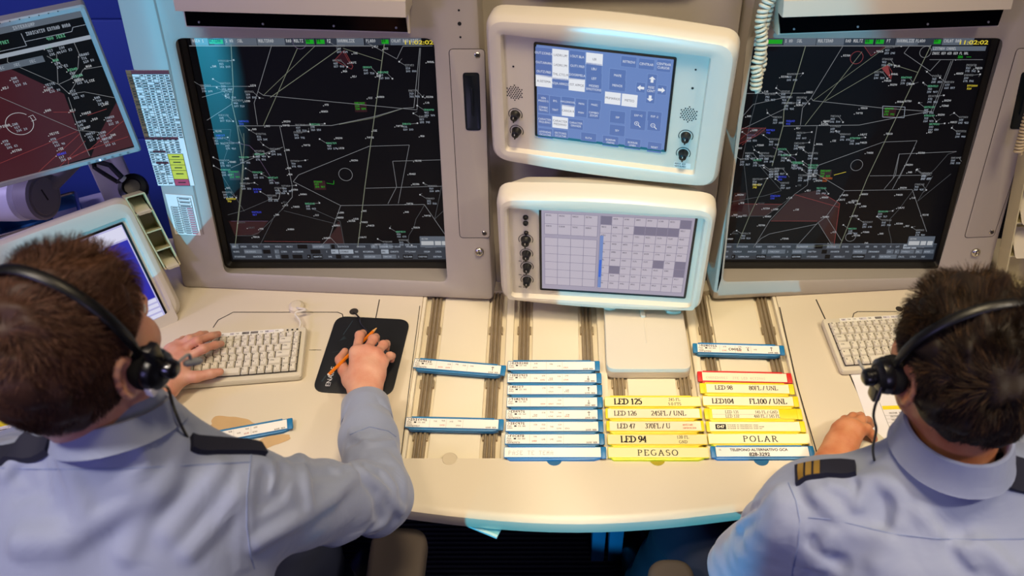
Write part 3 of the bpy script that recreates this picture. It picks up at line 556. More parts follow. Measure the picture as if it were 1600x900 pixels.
a, b_ = SCR.px(1496, 70.5); sans(m, SCR, '11:02:02', a, b_+.002, .0085, C+.0008, GI['y'], sx=1.55, bold=.02)
a0, b0 = SCR.px(1452, 93); a1, b1 = SCR.px(1541, 72)
m.rect(SCR, a0, b0, a1, b1, C+.0009, GI['k']); m.rect(SCR, a0, b1-.01, a1, b1, C+.0011, GI['s']); m.line(SCR, [(a0, b0), (a1, b0)], .001, C+.0011, GI['l'])
tiny(m, SCR, 'LISTADO CORREL', a0+.003, b1-.008, .006, C+.0013, GI['w'], .55); tiny(m, SCR, 'INDIC REV AIR REV FL NBL', a0+.003, b1-.018, .0055, C+.0013, GI['w'], .55); tiny(m, SCR, 'IBN  ---', a0+.06, b1-.026, .0055, C+.0013, GI['g'])
a0, b0 = SCR.px(1130, 404); a1, _ = SCR.px(1456, 404); softkeys(m, SCR, C, a0-.003, a1+.003, b0-.002, 8)
a0, b0 = SCR.px(1416, 386); m.rect(SCR, a0, b0, a0+.064, b0+.03, C+.0009, GI['s']); [m.rect(SCR, a0+x, b0+.006, a0+x+w_, b0+.017, C+.0012, GI['w']) for x, w_ in ((.003, .026), (.032, .013), (.048, .013))]; tiny(m, SCR, 'SECTOR', a0+.004, b0+.021, .004, C+.0012, GI['w'])
m.build('screen', GM, rootR, smooth=False)

# centre column between the consoles
def px_y(x, y, Y):
    d = view_ray(x, y); return Vector((0, 0, CAM_Z))+d*(Y/d.y)
mid = Vector((.12, 1.53, DZ)); FC = Fr((.12, 1.535, DZ), 0, TAU)
col = thing('centre_column', 'cream console column standing behind the two touch monitors', 'console column', mid, M=FC.m())
a0, _ = FC.px(758, 240); a1, _ = FC.px(1143, 240); al, _ = FC.px(774, 470); ar, _ = FC.px(1104, 470); at0, _ = FC.px(749, 0); at1, _ = FC.px(1163, 0)
mb = MB(); out = rpoly([(al, .001), (ar, .001), (at1+.012, 1.0), (at0-.012, 1.0)], .012, 5)
mb.loft([[FC.p(a, b_, -.032)+Vector((0, .38, 0)) for a, b_ in out], [FC.p(a, b_, -.032) for a, b_ in out], [FC.p(a*.985, b_, -.024) for a, b_ in out]], 0, True, True)
mb.build('panel', console_paint, col, angle=30)
mb = MB(); mb.prism(FC, rpoly([(-.19, .70), (.20, .70), (.22, .98), (-.21, .98)], .07, 8), -.024, .002, 0, .012, 3); mb.build('upper_cowl', console_paint, col)
mb = MB(); mb.prism(FC, [(ar+.001, .002), (ar+.013, .002), (at1+.030, .98), (at1+.016, .98)], -.10, -.085); mb.build('gap_shade_strip', black_matte, col)  # black strip put in for the darkness of the open gap
# ------------------------------------------------------------------ touch monitors
navy_scr = glow('touch_blue', '#6c86c2', .9); btn_blue = glow('touch_button', '#5b74b2', .9); white_scr = glow('touch_white', '#e6e8ee', .95); edge_scr = glow('touch_edge', '#86a0d4', .9)
lav = glow('touch_lavender', '#a79fb4', .85); lav_l = glow('touch_lavender_light', '#bdb4c2', .9); lav_d = glow('touch_lavender_dark', '#7d7690', .8); mark = glow('touch_mark', '#6a6478', .6); dblue = glow('touch_deep_blue', '#2b5fd0', .9)
def housing(F, W, H, rec, scr, root, depth=.13, bow=.012, m=None, split=True):
    def ol(w_, h_, r, bw): # slightly bowed outline
        L = rpoly([(-w_/2, -h_/2), (0, -h_/2-bw), (w_/2, -h_/2), (w_/2, h_/2), (0, h_/2+bw), (-w_/2, h_/2)], [r, 9, r, r, 9, r], 6); return L
    rd = (rec[0]-rec[2]/2, rec[0]+rec[2]/2, rec[1]-rec[3]/2, rec[1]+rec[3]/2)
    rl = lambda g, r: rpoly([(rd[0]-g, rd[2]-g), ((rd[0]+rd[1])/2, rd[2]-g), (rd[1]+g, rd[2]-g), (rd[1]+g, rd[3]+g), ((rd[0]+rd[1])/2, rd[3]+g), (rd[0]-g, rd[3]+g)], [r, 9, r, r, 9, r], 6)
    P = lambda L, c: [F.p(a, b_, c) for a, b_ in L]
    mb = MB()
    mb.loft([P(ol(W*.62, H*.6, .03, 0), -depth), P(ol(W*.86, H*.86, .035, bow), -depth+.03), P(ol(W*.965, H*.96, .035, bow), -.062), P(ol(W*.985, H*.98, .035, bow), -.056)], 0, True, False)
    mb.loft([P(ol(W*.975, H*.97, .035, bow), -.056), P(ol(W, H, .036, bow), -.052), P(ol(W, H, .036, bow), -.024), P(ol(W-.006, H-.006, .036, bow), -.012), P(ol(W-.018, H-.018, .036, bow), -.003), P(ol(W-.036, H-.036, .034, bow), 0), P(rl(.010, .012), 0), P(rl(.003, .008), -.002), P(rl(0, .006), -.014)], 0, False, True)
    mb.build('housing', m or cream_gloss, root, angle=30)
    # screen rim and glass
    a, b_, w_, h_ = scr; r = MB(); g = .005
    r.loft([P(rrect(w_+2*g, h_+2*g, .004, 3, a, b_), -.014), P(rrect(w_+2*g, h_+2*g, .004, 3, a, b_), -.0115), P(rrect(w_, h_, .002, 3, a, b_), -.0128)], 0, False, False); r.build('screen_rim', black, root)
def knob(F, a, b_, c, r, root, name='knob', ring=True):
    k = MB(); k.lathe(F, a, b_, [(r, c), (r*.95, c+.004), (r*.8, c+.006), (r*.72, c+.016), (r*.5, c+.0175), (.0005, c+.0175)], 0, 18); k.box(F, a-.0015, a+.0015, b_-r*.8, b_+r*.55, c+.012, c+.0195, 0, .0006, .0005); k.box(F, a-.0005, a+.0005, b_+r*.1, b_+r*.5, c+.0185, c+.0202, 1, .0002, 0)
    if ring: k.ring(F, a, b_, r*1.35, .0016, c+.0004, 0, 24, R(-30), R(210))
    k.build(name, [black, white_print], root)
# upper one
FU = Fr((.107, 1.497, 1.293), R(-12), 0)
up = thing('touch_monitor', 'upper grey touch monitor with arrow buttons on a blue screen', 'touch monitor', FU.o, M=FU.m())
housing(FU, .48, .338, (-.008, 0, .393, .266), (-.008, .013, .263, .206), up)
CU = -.0126; UX = lambda x, y: FU.px(x/4.736+820, y/4.736+60, CU)
m = MB(); UM = [navy_scr, btn_blue, white_scr, edge_scr, mark, lav_l]
m.rect(FU, -.008-.1315, .013-.103, -.008+.1315, .013+.103, CU, 0)
def ub(x0, y0, x1, y1, k, lines=(), tk=2, h=.0052):
    a0, b0 = UX(x0, y1); a1, b1 = UX(x1, y0)
    if k == 1: m.rect(FU, a0-.0006, b0-.0006, a1+.0006, b1+.0006, CU+.0002, 3)
    m.rect(FU, a0, b0, a1, b1, CU+.0004, k); n = len(lines)
    for i, t in enumerate(lines): sans(m, FU, t, (a0+a1)/2, (b0+b1)/2-h/2+((n-1)/2-i)*h*1.5, h, CU+.0007, tk, 'c', sx=.8)
W_, B_ = 2, 1
for x0, y0, x1, y1, k, t in [(80, 75, 200, 140, 1, 'OUT.CONEX'), (80, 147, 200, 210, 1, 'OUT.NNAN'), (80, 215, 200, 275, 1, 'OUTZ.FREI'), (82, 280, 202, 352, 2, 'A.SISTEMA'), (204, 88, 325, 160, 2, 'LADRI.UM'), (204, 162, 325, 232, 2, 'LADRI.UM'), (204, 234, 325, 298, 2, 'TML.CTO.M'), (206, 302, 322, 365, 1, 'ADJA.ARRIZO'), (330, 100, 447, 165, 1, 'I.OUT.BLA'), (330, 170, 447, 237, 1, 'OUT1.FREI'), (330, 240, 447, 300, 1, 'DOORMEI.A'), (325, 305, 446, 382, 2, 'EST.APPOE'), (452, 116, 579, 188, 2, 'LBI'), (452, 190, 572, 258, 1, 'LBU'), (452, 260, 572, 330, 1, 'LBT')]:
    ub(x0, y0, x1, y1, k, [t], 2 if k == 1 else 4)
ub(452, 332, 570, 395, 1, ['MODES', 'EMOTIONS']); ub(710, 140, 830, 205, 1, ['RETROVI']); ub(840, 158, 962, 222, 1, ['CENTRAR']); ub(972, 165, 1085, 240, 1, ['CENTRAR', 'CURSOR'])
ub(625, 235, 750, 310, 1, ['MAPE']); ub(622, 315, 748, 380, 1, ['MENOS']); ub(590, 405, 712, 480, 2, ['PRIMARIOS'], 4); ub(714, 420, 836, 497, 2, ['METEO'], 4)
for x0, y0, x1, y1, t in [(95, 420, 180, 480, ['VEN', 'MODO S']), (185, 432, 265, 490, ['BYL']), (272, 440, 368, 498, ['HALONOVIL']), (375, 452, 462, 512, ['MAN']), (468, 460, 565, 520, ['MAEC']), (95, 490, 180, 548, ['CONEX', 'TRAYEC']), (185, 498, 265, 556, ['TEXT']), (372, 520, 460, 575, ['MAN']), (465, 528, 556, 590, ['CAMBIO', 'ZOOM']), (98, 570, 198, 645, ['CARACTER', 'PEQUENO']), (325, 605, 432, 665, ['CARACTER', 'GRANDE']), (98, 672, 205, 730, ['LEYENDAS', 'OCULTAR']), (210, 682, 320, 738, ['SECTORES', 'OCULTAR']), (415, 706, 530, 765, ['RUTA']), (575, 730, 695, 790, ['BORRAR', 'MAPAS']), (738, 750, 858, 810, ['BORRAR', 'LINEA']), (905, 775, 1015, 835, ['RESET']), (628, 545, 745, 620, ['SEP']), (625, 648, 742, 712, ['SEV']), (780, 540, 900, 598, ['EXP +2']), (905, 548, 1015, 606, ['EXP -2']), (778, 600, 895, 668, []), (905, 606, 1010, 676, [])]: ub(x0, y0, x1, y1, 1, t, 2, .0046)
ub(274, 500, 368, 570, 2, ['CARGA R'], 4); ub(204, 588, 320, 657, 2, ['CARACTER', 'MEDIANO'], 4)
ub(905, 268, 980, 332, 1); ub(822, 330, 893, 395, 1); ub(980, 350, 1052, 412, 1); ub(895, 410, 965, 475, 1); ub(898, 340, 972, 408, 1, ['RESE', 'CENT'])
for x, y, an in ((943, 303, 90), (858, 365, 180), (1012, 381, 0), (927, 443, -90)):
    a, b_ = UX(x, y); c_, s_ = math.cos(R(an)), math.sin(R(an)); L = .0068
    m.poly(FU, [(a+(px_*c_-py_*s_)*L, b_+(px_*s_+py_*c_)*L) for px_, py_ in ((-1, -.4), (.1, -.4), (.1, -.95), (1, 0), (.1, .95), (.1, .4), (-1, .4))], CU+.0008, 2)
for x, y in ((828, 628), (948, 642)):
    a, b_ = UX(x, y); m.ring(FU, a, b_, .0042, .001, CU+.0008, 2); m.line(FU, [(a+.003, b_-.003), (a+.008, b_-.008)], .0016, CU+.0008, 2); m.line(FU, [(a-.002, b_), (a+.002, b_)], .0008, CU+.0008, 2)
a, b_ = UX(828, 628); m.line(FU, [(a, b_-.002), (a, b_+.002)], .0008, CU+.0008, 2)
m.build('screen', UM, up, smooth=False)
for x, y in ((804, 182), (806, 208), (1071, 216), (1067, 243)):
    a, b_ = FU.px(x, y, -.006); knob(FU, a, b_, -.014, .0105, up)
for x, y in ((804, 145), (1076, 179)):
    a0, b0 = FU.px(x, y, -.0135); g = MB()
    for i in range(-4, 5):
        for j in range(-4, 5):
            u_, v_ = i*.0050+(j % 2)*.0025, j*.0043
            if math.hypot(u_, v_) < .0175: g.lathe(FU, a0+u_, b0+v_, [(.0015, -.0142), (.0015, -.0136), (.0004, -.0136)], 0, 8)
    g.build('speaker_grille', black_matte, up)
for x, y, r in ((802, 104, .002), (1087, 109, .002), (1082, 138, .0025)):
    g = MB(); a0, b0 = FU.px(x, y, -.0135); g.lathe(FU, a0, b0, [(r, -.0142), (r, -.0134), (r*.3, -.0134)], 0, 12); g.build('microphone_hole', black_matte, up)
a0, b0 = FU.px(1066, 258, -.013); g = MB(); g.rect(FU, a0-.017, b0-.007, a0+.017, b0+.006, -.0134, 0); tiny(g, FU, 'AUDIO EXT', a0-.0155, b0+.0005, .004, -.0131, 1, .58); tiny(g, FU, 'AURICULARES', a0-.0155, b0-.0055, .004, -.0131, 1, .5); g.build('knob_label', [white_print, ink], up)
g = MB(); g.loft([[FU.p(x*.09, y*.06+.02, -.12) for x, y in circ(1, 16)], [FU.p(x*.06, y*.05+.02, -.30) for x, y in circ(1, 16)]], 0, True, True); g.build('mount', console_paint, up)
# lower one
FD = Fr((.114, 1.421, .958), R(-4.8), 0)
lo = thing('touch_monitor', 'lower cream touch monitor with a pale lavender key grid and a column of black knobs', 'touch monitor', FD.o, M=FD.m())
housing(FD, .46, .312, (0, -.005, .407, .259), (.026, .005, .321, .237), lo)
CD = -.0126; DX = lambda x, y: FD.px(x/3.461+740, y/3.461+240, CD)
m = MB(); LM = [lav, lav_l, lav_d, mark, dblue, navy_scr]
x0, x1, y0, y1 = .026-.1605, .026+.1605, .005-.1185, .005+.1185
m.rect(FD, x0, y0, x1, y1, CD, 0); W4, H4 = x1-x0, y1-y0
def cell(i0, j0, i1, j1, k, t=''):
    a0, a1, b1, b0 = x0+W4*i0, x0+W4*i1, y1-H4*j0, y1-H4*j1
    m.rect(FD, a0+.0006, b0+.0006, a1-.0006, b1-.0006, CD+.0003, k); m.line(FD, [(a0, b0), (a1, b0), (a1, b1), (a0, b1), (a0, b0)], .0007, CD+.0005, 2)
    if t: tiny(m, FD, t, a0+.003, b1-.008, .0042, CD+.0006, 3, .55)
rr = random.Random(3)
for j in range(2):
    for i in range(4): cell(.02+i*.088, .05+j*.125, .02+(i+1)*.088, .05+(j+1)*.125, 1, ''.join(rr.choice('ACDEILMNORSTU') for _ in range(5)))
for j in range(6):
    for i in range(4): cell(.02+i*.088, .34+j*.1, .02+(i+1)*.088, .34+(j+1)*.1, 1)
for j in range(9):
    for i in range(8):
        if (j == 1 and 3 <= i <= 6) or (j == 0 and i in (0, 7)) or (j == 5 and i in (5, 7)) or (j == 6 and i in (1, 7)): cell(.39+i*.074, .05+j*.1, .39+(i+1)*.074, .05+(j+1)*.1, 2); continue
        cell(.39+i*.074, .05+j*.1, .39+(i+1)*.074, .05+(j+1)*.1, 1, ''.join(rr.choice('ACDEILMNORSTU') for _ in range(4)))
m.rect(FD, x0+W4*.392, y0+H4*.06, x0+W4*.415, y0+H4*.72, CD+.0007, 5); m.rect(FD, x0+W4*.395, y0+H4*.2, x0+W4*.41, y0+H4*.42, CD+.0009, 4)
m.build('screen', LM, lo, smooth=False)
for x, y, r in ((821, 378, .0115), (822, 400, .0105), (823, 420, .0105), (823, 441, .0105)):
    a, b_ = FD.px(x, y, -.006); knob(FD, a, b_, -.014, r, lo)
for x, y, r in ((821, 341, .006), (821, 350, .006), (822, 365, .005)):
    g = MB(); a, b_ = FD.px(x, y, -.01); g.lathe(FD, a, b_, [(r, -.0142), (r, -.011), (r*.7, -.008), (r*.45, -.0075), (r*.4, -.009), (.0004, -.009)], 0, 14); g.build('jack_socket', black, lo)
for y in (409, 430, 449):
    g = MB(); a, b_ = FD.px(812, y, -.0135); tiny(g, FD, 'VOL AURIC', a-.002, b_, .0036, -.0136, 0, .62); g.build('knob_lettering', ink, lo)
g = MB(); g.loft([[FD.p(x*.09, y*.06+.02, -.12) for x, y in circ(1, 16)], [FD.p(x*.06, y*.05+.02, -.20) for x, y in circ(1, 16)]], 0, True, True); g.build('mount', console_paint, lo)
# big touch panel at the left
PBR = at_z(291, 490, .757); ft = Fr(PBR, R(36), R(30)); WT, HT = .44, .30
FT = Fr(ft.p(-WT/2, HT/2), R(36), R(30))
tl_ = thing('touch_monitor', 'cream touch panel on the desk in front of the auburn-haired man', 'touch monitor', FT.o, M=FT.m())
s_tr, s_br = FT.px(187, 352, -.013), FT.px(262, 492, -.013)
sx1 = (s_tr[0]+s_br[0])/2; sy1, sy0 = s_tr[1], s_br[1]; sx0 = -sx1+.01
scr_rect = ((sx0+sx1)/2, (sy0+sy1)/2, sx1-sx0, sy1-sy0)
housing(FT, WT, HT, (scr_rect[0], scr_rect[1], scr_rect[2]+.022, scr_rect[3]+.022), scr_rect, tl_, depth=.09, bow=.004)
m = MB(); pale = glow('panel_pale', '#b3b0dc', .95); pan_w = glow('panel_white', '#d9d8ee', .95); pan_b = glow('panel_blue', '#2a2aa8', .95); pan_g = glow('panel_green', '#27c34a', .9)
m.rect(FT, sx0, sy0, sx1, sy1, -.0126, 0); m.rect(FT, sx0, sy1-.02, sx1-.03, sy1-.004, -.0123, 1); m.rect(FT, sx1-.075, sy1-.032, sx1-.002, sy1-.004, -.0121, 1); m.rect(FT, sx1-.055, sy0+.05, sx1-.003, sy1-.036, -.0121, 2)
for k in range(4): m.rect(FT, sx1-.08, sy0+.004+k*.012, sx1-.004, sy0+.012+k*.012, -.0121, 1)
a, b_ = FT.px(33, 417, -.0122); m.rect(FT, a-.009, b_-.009, a+.009, b_+.009, -.0118, 3); a2, b2 = FT.px(18, 423, -.0122); m.rect(FT, a2-.009, b2-.009, a2+.009, b2+.009, -.0118, 1); tiny(m, FT, 'F1', a-.006, b_-.004, .008, -.0115, 4); tiny(m, FT, 'F2', a2-.006, b2-.004, .008, -.0115, 4); m.line(FT, [(sx0, sy1-.062), (sx1-.09, sy1-.062)], .002, -.012, 2)
for k in range(6): tiny(m, FT, 'SECTOR %d' % (k+1), sx0+.02+k*.05, sy1-.10, .006, -.0118, 4)
m.build('screen', [pale, pan_w, pan_b, pan_g, mark], tl_, smooth=False)
g = MB(); g.prism(flat(FT.o.x-.03, FT.o.y+.045, DZ, R(36)), rrect(.24, .13, .02), 0, .012, 0, .004); g.loft([[Vector((FT.o.x-.03, FT.o.y+.05, DZ+.01))+Vector((x*.05, y*.03, 0)) for x, y in circ(1, 14)], [FT.p(x*.05, y*.04-.03, -.075) for x, y in circ(1, 14)]], 0); g.build('stand', grey_plastic, tl_)
# mirrored touch panel at the right, only its corner in view
q = at_z(1592, 474, .757); fr2 = Fr(q, R(-40), R(30)); FT2 = Fr(fr2.p(.22, .15), R(-40), R(30))
tr_ = thing('touch_monitor', 'corner of a pale touch panel behind the dark-haired man at the right edge', 'touch monitor', FT2.o, M=FT2.m())
housing(FT2, .44, .30, (0, 0, .36, .225), (0, 0, .34, .205), tr_, depth=.09, bow=.004)
m = MB(); m.rect(FT2, -.17, -.1025, .17, .1025, -.0126, 0); m.rect(FT2, -.16, .05, .1, .09, -.0123, 1); m.build('screen', [pale, pan_w], tr_, smooth=False)
g = MB(); g.prism(flat(FT2.o.x+.03, FT2.o.y+.045, DZ, R(-40)), rrect(.24, .13, .02), 0, .012, 0, .004); g.loft([[Vector((FT2.o.x+.03, FT2.o.y+.05, DZ+.01))+Vector((x*.05, y*.03, 0)) for x, y in circ(1, 14)], [FT2.p(x*.05, y*.04-.03, -.075) for x, y in circ(1, 14)]], 0); g.build('stand', grey_plastic, tr_)

# ------------------------------------------------------------------ flat radar monitor on its arm, far left
PB = Vector((-.943, 1.687, 1.05)); f0 = Fr(PB, R(27), R(3)); WL, HL = .46, .356
FQ = Fr(f0.p(-WL/2, HL/2), R(27), R(3))
lcd = thing('radar_monitor', 'silver flat radar monitor with a dark red map, top left corner', 'monitor', FQ.o, M=FQ.m())
m = MB(); P = lambda L, c: [FQ.p(a, b_, c) for a, b_ in L]
m.loft([P(rrect(WL*.6, HL*.6, .02), -.07), P(rrect(WL*.95, HL*.94, .015), -.04), P(rrect(WL, HL, .008), -.03), P(rrect(WL, HL, .008), -.003), P(rrect(WL-.006, HL-.006, .007), 0), P(rrect(WL-.022, HL-.022, .003), 0), P(rrect(WL-.025, HL-.025, .002), -.005)], 0, True, True)
for k in range(22): m.lathe(FQ, -.2+k*.018, HL/2-.003, [(.0012, -.012), (.0012, .0003), (.0003, .0003)], 1, 6)
m.build('housing', [silver, groove], lcd)
m = MB(); SW, SH = WL-.025, HL-.025; CQ = -.0045; QX = lambda x, y: FQ.px(x/3, y/3, CQ)
dk = glow('glow_map_red', '#42141c', .8); LG = GM+[dk]; DK = len(GM)
m.rect(FQ, -SW/2, -SH/2, SW/2, SH/2, CQ, GI['k'])
def clip(p): return (max(-SW/2, min(SW/2, p[0])), max(-SH/2, min(SH/2, p[1])))
m.poly(FQ, [clip(QX(*p)) for p in [(-900, -60), (0, 300), (300, 440), (360, 600), (425, 735), (180, 815), (-700, 1080)]], CQ+.0002, DK)
m.poly(FQ, [clip(QX(*p)) for p in [(560, 475), (640, 680), (425, 740), (470, 620)]], CQ+.0002, DK)
TQ = SH/2
m.rect(FQ, -SW/2, TQ-.013, SW/2, TQ, CQ+.0009, GI['s']); tiny(m, FQ, 'INTERRUMP', SW/2-.13, TQ-.010, .007, CQ+.0012, GI['t'])
m.rect(FQ, -SW/2, TQ-.050, SW/2, TQ-.013, CQ+.0008, GI['k']); m.rect(FQ, -SW/2, TQ-.062, SW/2, TQ-.053, CQ+.0008, GI['t']); m.rect(FQ, -SW/2, TQ-.088, SW/2-.10, TQ-.074, CQ+.0008, GI['s'])
m.line(FQ, [(-SW/2, TQ-.047), (SW/2-.12, TQ-.047), (SW/2-.12, TQ-.020)], .001, CQ+.0010, GI['t']); m.line(FQ, [(SW/2-.12, TQ-.038), (SW/2-.03, TQ-.038), (SW/2-.025, TQ-.03), (SW/2, TQ-.03)], .001, CQ+.0010, GI['t'])
tiny(m, FQ, 'INDICATIV ENTRAD HORA', SW/2-.112, TQ-.027, .0075, CQ+.0012, GI['t'], .5); tiny(m, FQ, 'CTAS 081 DEST EST', SW/2-.235, TQ-.024, .0075, CQ+.0012, GI['e'], .52); tiny(m, FQ, 'EEA LEVO FRET', SW/2-.20, TQ-.034, .007, CQ+.0012, GI['e'], .55); tiny(m, FQ, '340 1120', SW/2-.20, TQ-.044, .007, CQ+.0012, GI['g'], .55); tiny(m, FQ, '400 SERI', SW/2-.08, TQ-.046, .007, CQ+.0012, GI['e'], .6)
for k in range(6): tiny(m, FQ, 'SEC', -.06+k*.03, TQ-.084, .006, CQ+.0012, GI['t'])
for pts in ([(35, 265), (35, 290), (275, 395), (325, 440), (395, 430), (550, 455)], [(345, 195), (370, 250), (365, 320), (330, 370), (275, 395)], [(265, 250), (272, 395)], [(325, 440), (390, 325), (500, 305)], [(320, 455), (380, 640), (420, 730)], [(0, 455), (360, 610), (470, 620)], [(0, 765), (360, 615)], [(180, 810), (375, 625)], [(280, 780), (400, 660)], [(420, 700), (560, 580), (600, 560)], [(320, 750), (400, 705), (600, 640)], [(250, 525), (350, 525)], [(410, 540), (500, 510)], [(220, 262), (300, 310), (350, 350)], [(320, 770), (322, 740), (450, 690)]):
    m.line(FQ, [clip(QX(*p)) for p in pts], .0011, CQ+.0006, GI['l' if pts[0][1] < 500 else 'r'])
a, b_ = QX(92, 580); m.ring(FQ, a, b_, .026, .0012, CQ+.0006, GI['w'], 30, R(40), R(380)); a, b_ = QX(150, 552); m.line(FQ, [(a-.006, b_+.004), (a+.004, b_+.006), (a+.006, b_-.006), (a-.004, b_-.007)], .001, CQ+.0006, GI['w'])
rn = random.Random(9)
for x, y, k in ((215, 230, 'e'), (270, 215, 'a'), (250, 290, 'e'), (375, 265, 'a'), (320, 335, 'e'), (345, 365, 'e'), (350, 385, 'w'), (420, 385, 'w'), (405, 318, 'w'), (215, 405, 'a'), (210, 430, 'w'), (330, 435, 'a'), (445, 465, 'a'), (485, 495, 'w'), (330, 525, 'w'), (385, 540, 'w'), (215, 525, 'w'), (435, 565, 'w'), (535, 515, 'w'), (495, 560, 'a'), (555, 555, 'w'), (360, 580, 'a'), (395, 605, 'w'), (235, 635, 'w'), (240, 660, 'a'), (405, 635, 'a'), (465, 630, 'a'), (480, 660, 'a'), (520, 640, 'w'), (585, 600, 'a'), (275, 705, 'w'), (270, 730, 'b'), (60, 715, 'w'), (15, 670, 'a'), (50, 830, 'w'), (425, 715, 'w'), (480, 700, 'w'), (375, 745, 'w'), (55, 375, 'a'), (15, 420, 'w'), (60, 590, 'a'), (5, 600, 'w'), (600, 640, 'w'), (-200, 600, 'a'), (-300, 400, 'w')):
    a, b_ = QX(x, y)
    if abs(a) > SW/2-.02 or abs(b_) > SH/2-.02: continue
    h = .0055; m.rect(FQ, a-.004, b_-.001, a-.002, b_+.001, CQ+.0007, GI['w'])
    tiny(m, FQ, rn.choice(NAMES), a, b_, h, CQ+.0008, GI[{'a': 't', 'e': 'e', 'w': 'w', 'b': 'b'}[k]], .66)
    if k in 'aeb': tiny(m, FQ, str(rn.randint(100, 999)), a+.001, b_-.008, h, CQ+.0008, GI['t']); tiny(m, FQ, '%d %d' % (rn.randint(100, 400), rn.randint(10, 99)), a+.002, b_-.016, h, CQ+.0008, GI['t'])
m.build('screen', LG, lcd, smooth=False)
g = MB()
for k in range(6): g.lathe(FQ, WL/2-.115+k*.017, -HL/2+.0055, [(.0022, 0), (.0028, .0012), (.0006, .0014)], 0, 10)
g.build('button', grey_plastic, lcd)
a, b_ = FQ.px(156, 249, 0); g = MB(); g.lathe(FQ, a, -HL/2+.0055, [(.0020, 0), (.0022, .0016), (.0005, .0018)], 0, 10); g.build('power_light', glow('led_blue', '#9fb4ff', 3), lcd)
arm = thing('monitor_arm', 'white drum-jointed arm and post under the silver radar monitor', 'monitor arm', (-1.2, 1.8, DZ))
white_arm = mat('white_arm', '#d8d3dc', .4); grey_disc = mat('grey_disc', '#8b8288', .5)
dc = Vector((-1.262, 1.70, .905)); ax = Vector((.84, -.12, .12)).normalized(); fd = Fr(dc); fd.n = ax; fd.u = ax.cross(Vector((0, 0, 1))).normalized(); fd.v = ax.cross(fd.u)
g = MB(); g.lathe(fd, 0, 0, [(.05, -.16), (.058, -.15), (.06, -.05), (.058, -.02), (.05, -.012)], 0, 32); g.build('pivot_drum', white_arm, arm)
g = MB(); g.lathe(fd, 0, 0, [(.05, -.012), (.056, -.006), (.058, .02), (.058, .032), (.052, .036), (.046, .034), (.044, .038), (.002, .038)], 0, 32); g.box(fd, -.002, .002, -.02, .012, .037, .0385, 1, .0004, 0); g.build('pivot_disc', [grey_disc, groove], arm)
g = MB(); g.box(flat(-1.155, 1.86, 0, R(25)), -.03, .03, -.02, .02, DZ, 1.16, 0, .004, .002); g.box(flat(-1.108, 1.85, 0, R(25)), -.012, .016, -.02, .02, DZ, 1.12, 0, .004, .002); g.box(flat(-1.2, 1.83, DZ, R(25)), -.11, .13, -.07, .06, 0, .016, 0, .01, .004); g.build('post', white_arm, arm)
g = MB(); g.tube([(-1.155, 1.83, 1.06), (-1.16, 1.80, 1.14), FQ.p(0, 0, -.07)], [.02, .022, .03], 12); g.tube([(-1.155, 1.83, .96), dc+ax*.03+Vector((0, .05, 0)), dc], .022, 12); g.build('bracket', grey_disc, arm)
# black handset lead hanging beside the console
hs = thing('spare_headset', 'black spare earpiece hanging on its lead beside the left console', 'headset', (-1.02, 1.70, .9))
p = px_y(208, 293, 1.70); fh = Fr(p, R(15), R(50)); g = MB(); g.lathe(fh, 0, 0, [(.026, -.02), (.033, -.014), (.035, 0), (.032, .01), (.022, .014), (.018, .008), (.001, .006)], 0, 24); g.build('ear_cup', black, hs)
g = MB(); a_ = px_y(150, 252, 1.74); b2_ = px_y(192, 279, 1.70); c2_ = px_y(165, 273, 1.70); g.tube([a_+Vector((0, 0, .03)), a_, px_y(172, 258, 1.71), b2_], .0065, 8); g.tube([a_+Vector((0, 0, .03)), px_y(148, 262, 1.73), c2_, px_y(183, 284, 1.70), b2_], .0055, 8); g.tube([b2_, p+Vector((-.02, 0, .02))], .006, 8); g.build('lead', black, hs)
g = MB(); g.tube([px_y(190, 278, 1.699), px_y(194, 281, 1.699)], .0085, 8); g.build('clip', silver, hs)
# small blue tray behind the touch panel
ptr = at_z(62, 352, .80); tray = thing('desk_tray', 'small blue tray with a chrome rim behind the left touch panel', 'tray', (ptr.x-.03, ptr.y+.02, DZ))
ftr = flat(ptr.x-.02, ptr.y+.035, DZ, R(27)); g = MB(); L1, L2 = rrect(.20, .10, .012), rrect(.188, .088, .010)
g.loft([[ftr.p(a, b_, 0) for a, b_ in L1], [ftr.p(a, b_, .055) for a, b_ in L1], [ftr.p(a, b_, .055) for a, b_ in L2], [ftr.p(a, b_, .004) for a, b_ in L2]], 0, True, True); g.build('body', mat('tray_blue', '#3f78a8', .3), tray)
g = MB(); g.tube([ftr.p(a, b_, .057) for a, b_ in L1+L1[:2]], .0045, 8); g.build('rim', chrome, tray)
# blue partition behind
part = thing('partition_panel', 'blue partition panel standing behind the left console', 'partition', (-1.75, 2.25, 0))
pb = mat('partition_blue', '#3c55b4', .65, noise=(8, .03)); fp = Fr((-1.75, 2.25, 0))
for z0, z1 in ((.0, .68), (.685, 1.075), (1.08, 1.55)):
    g = MB(); g.box(fp, -1.2, .84, z0, z1, -.03, 0, 0, .004, .003); g.build('board', pb, part)

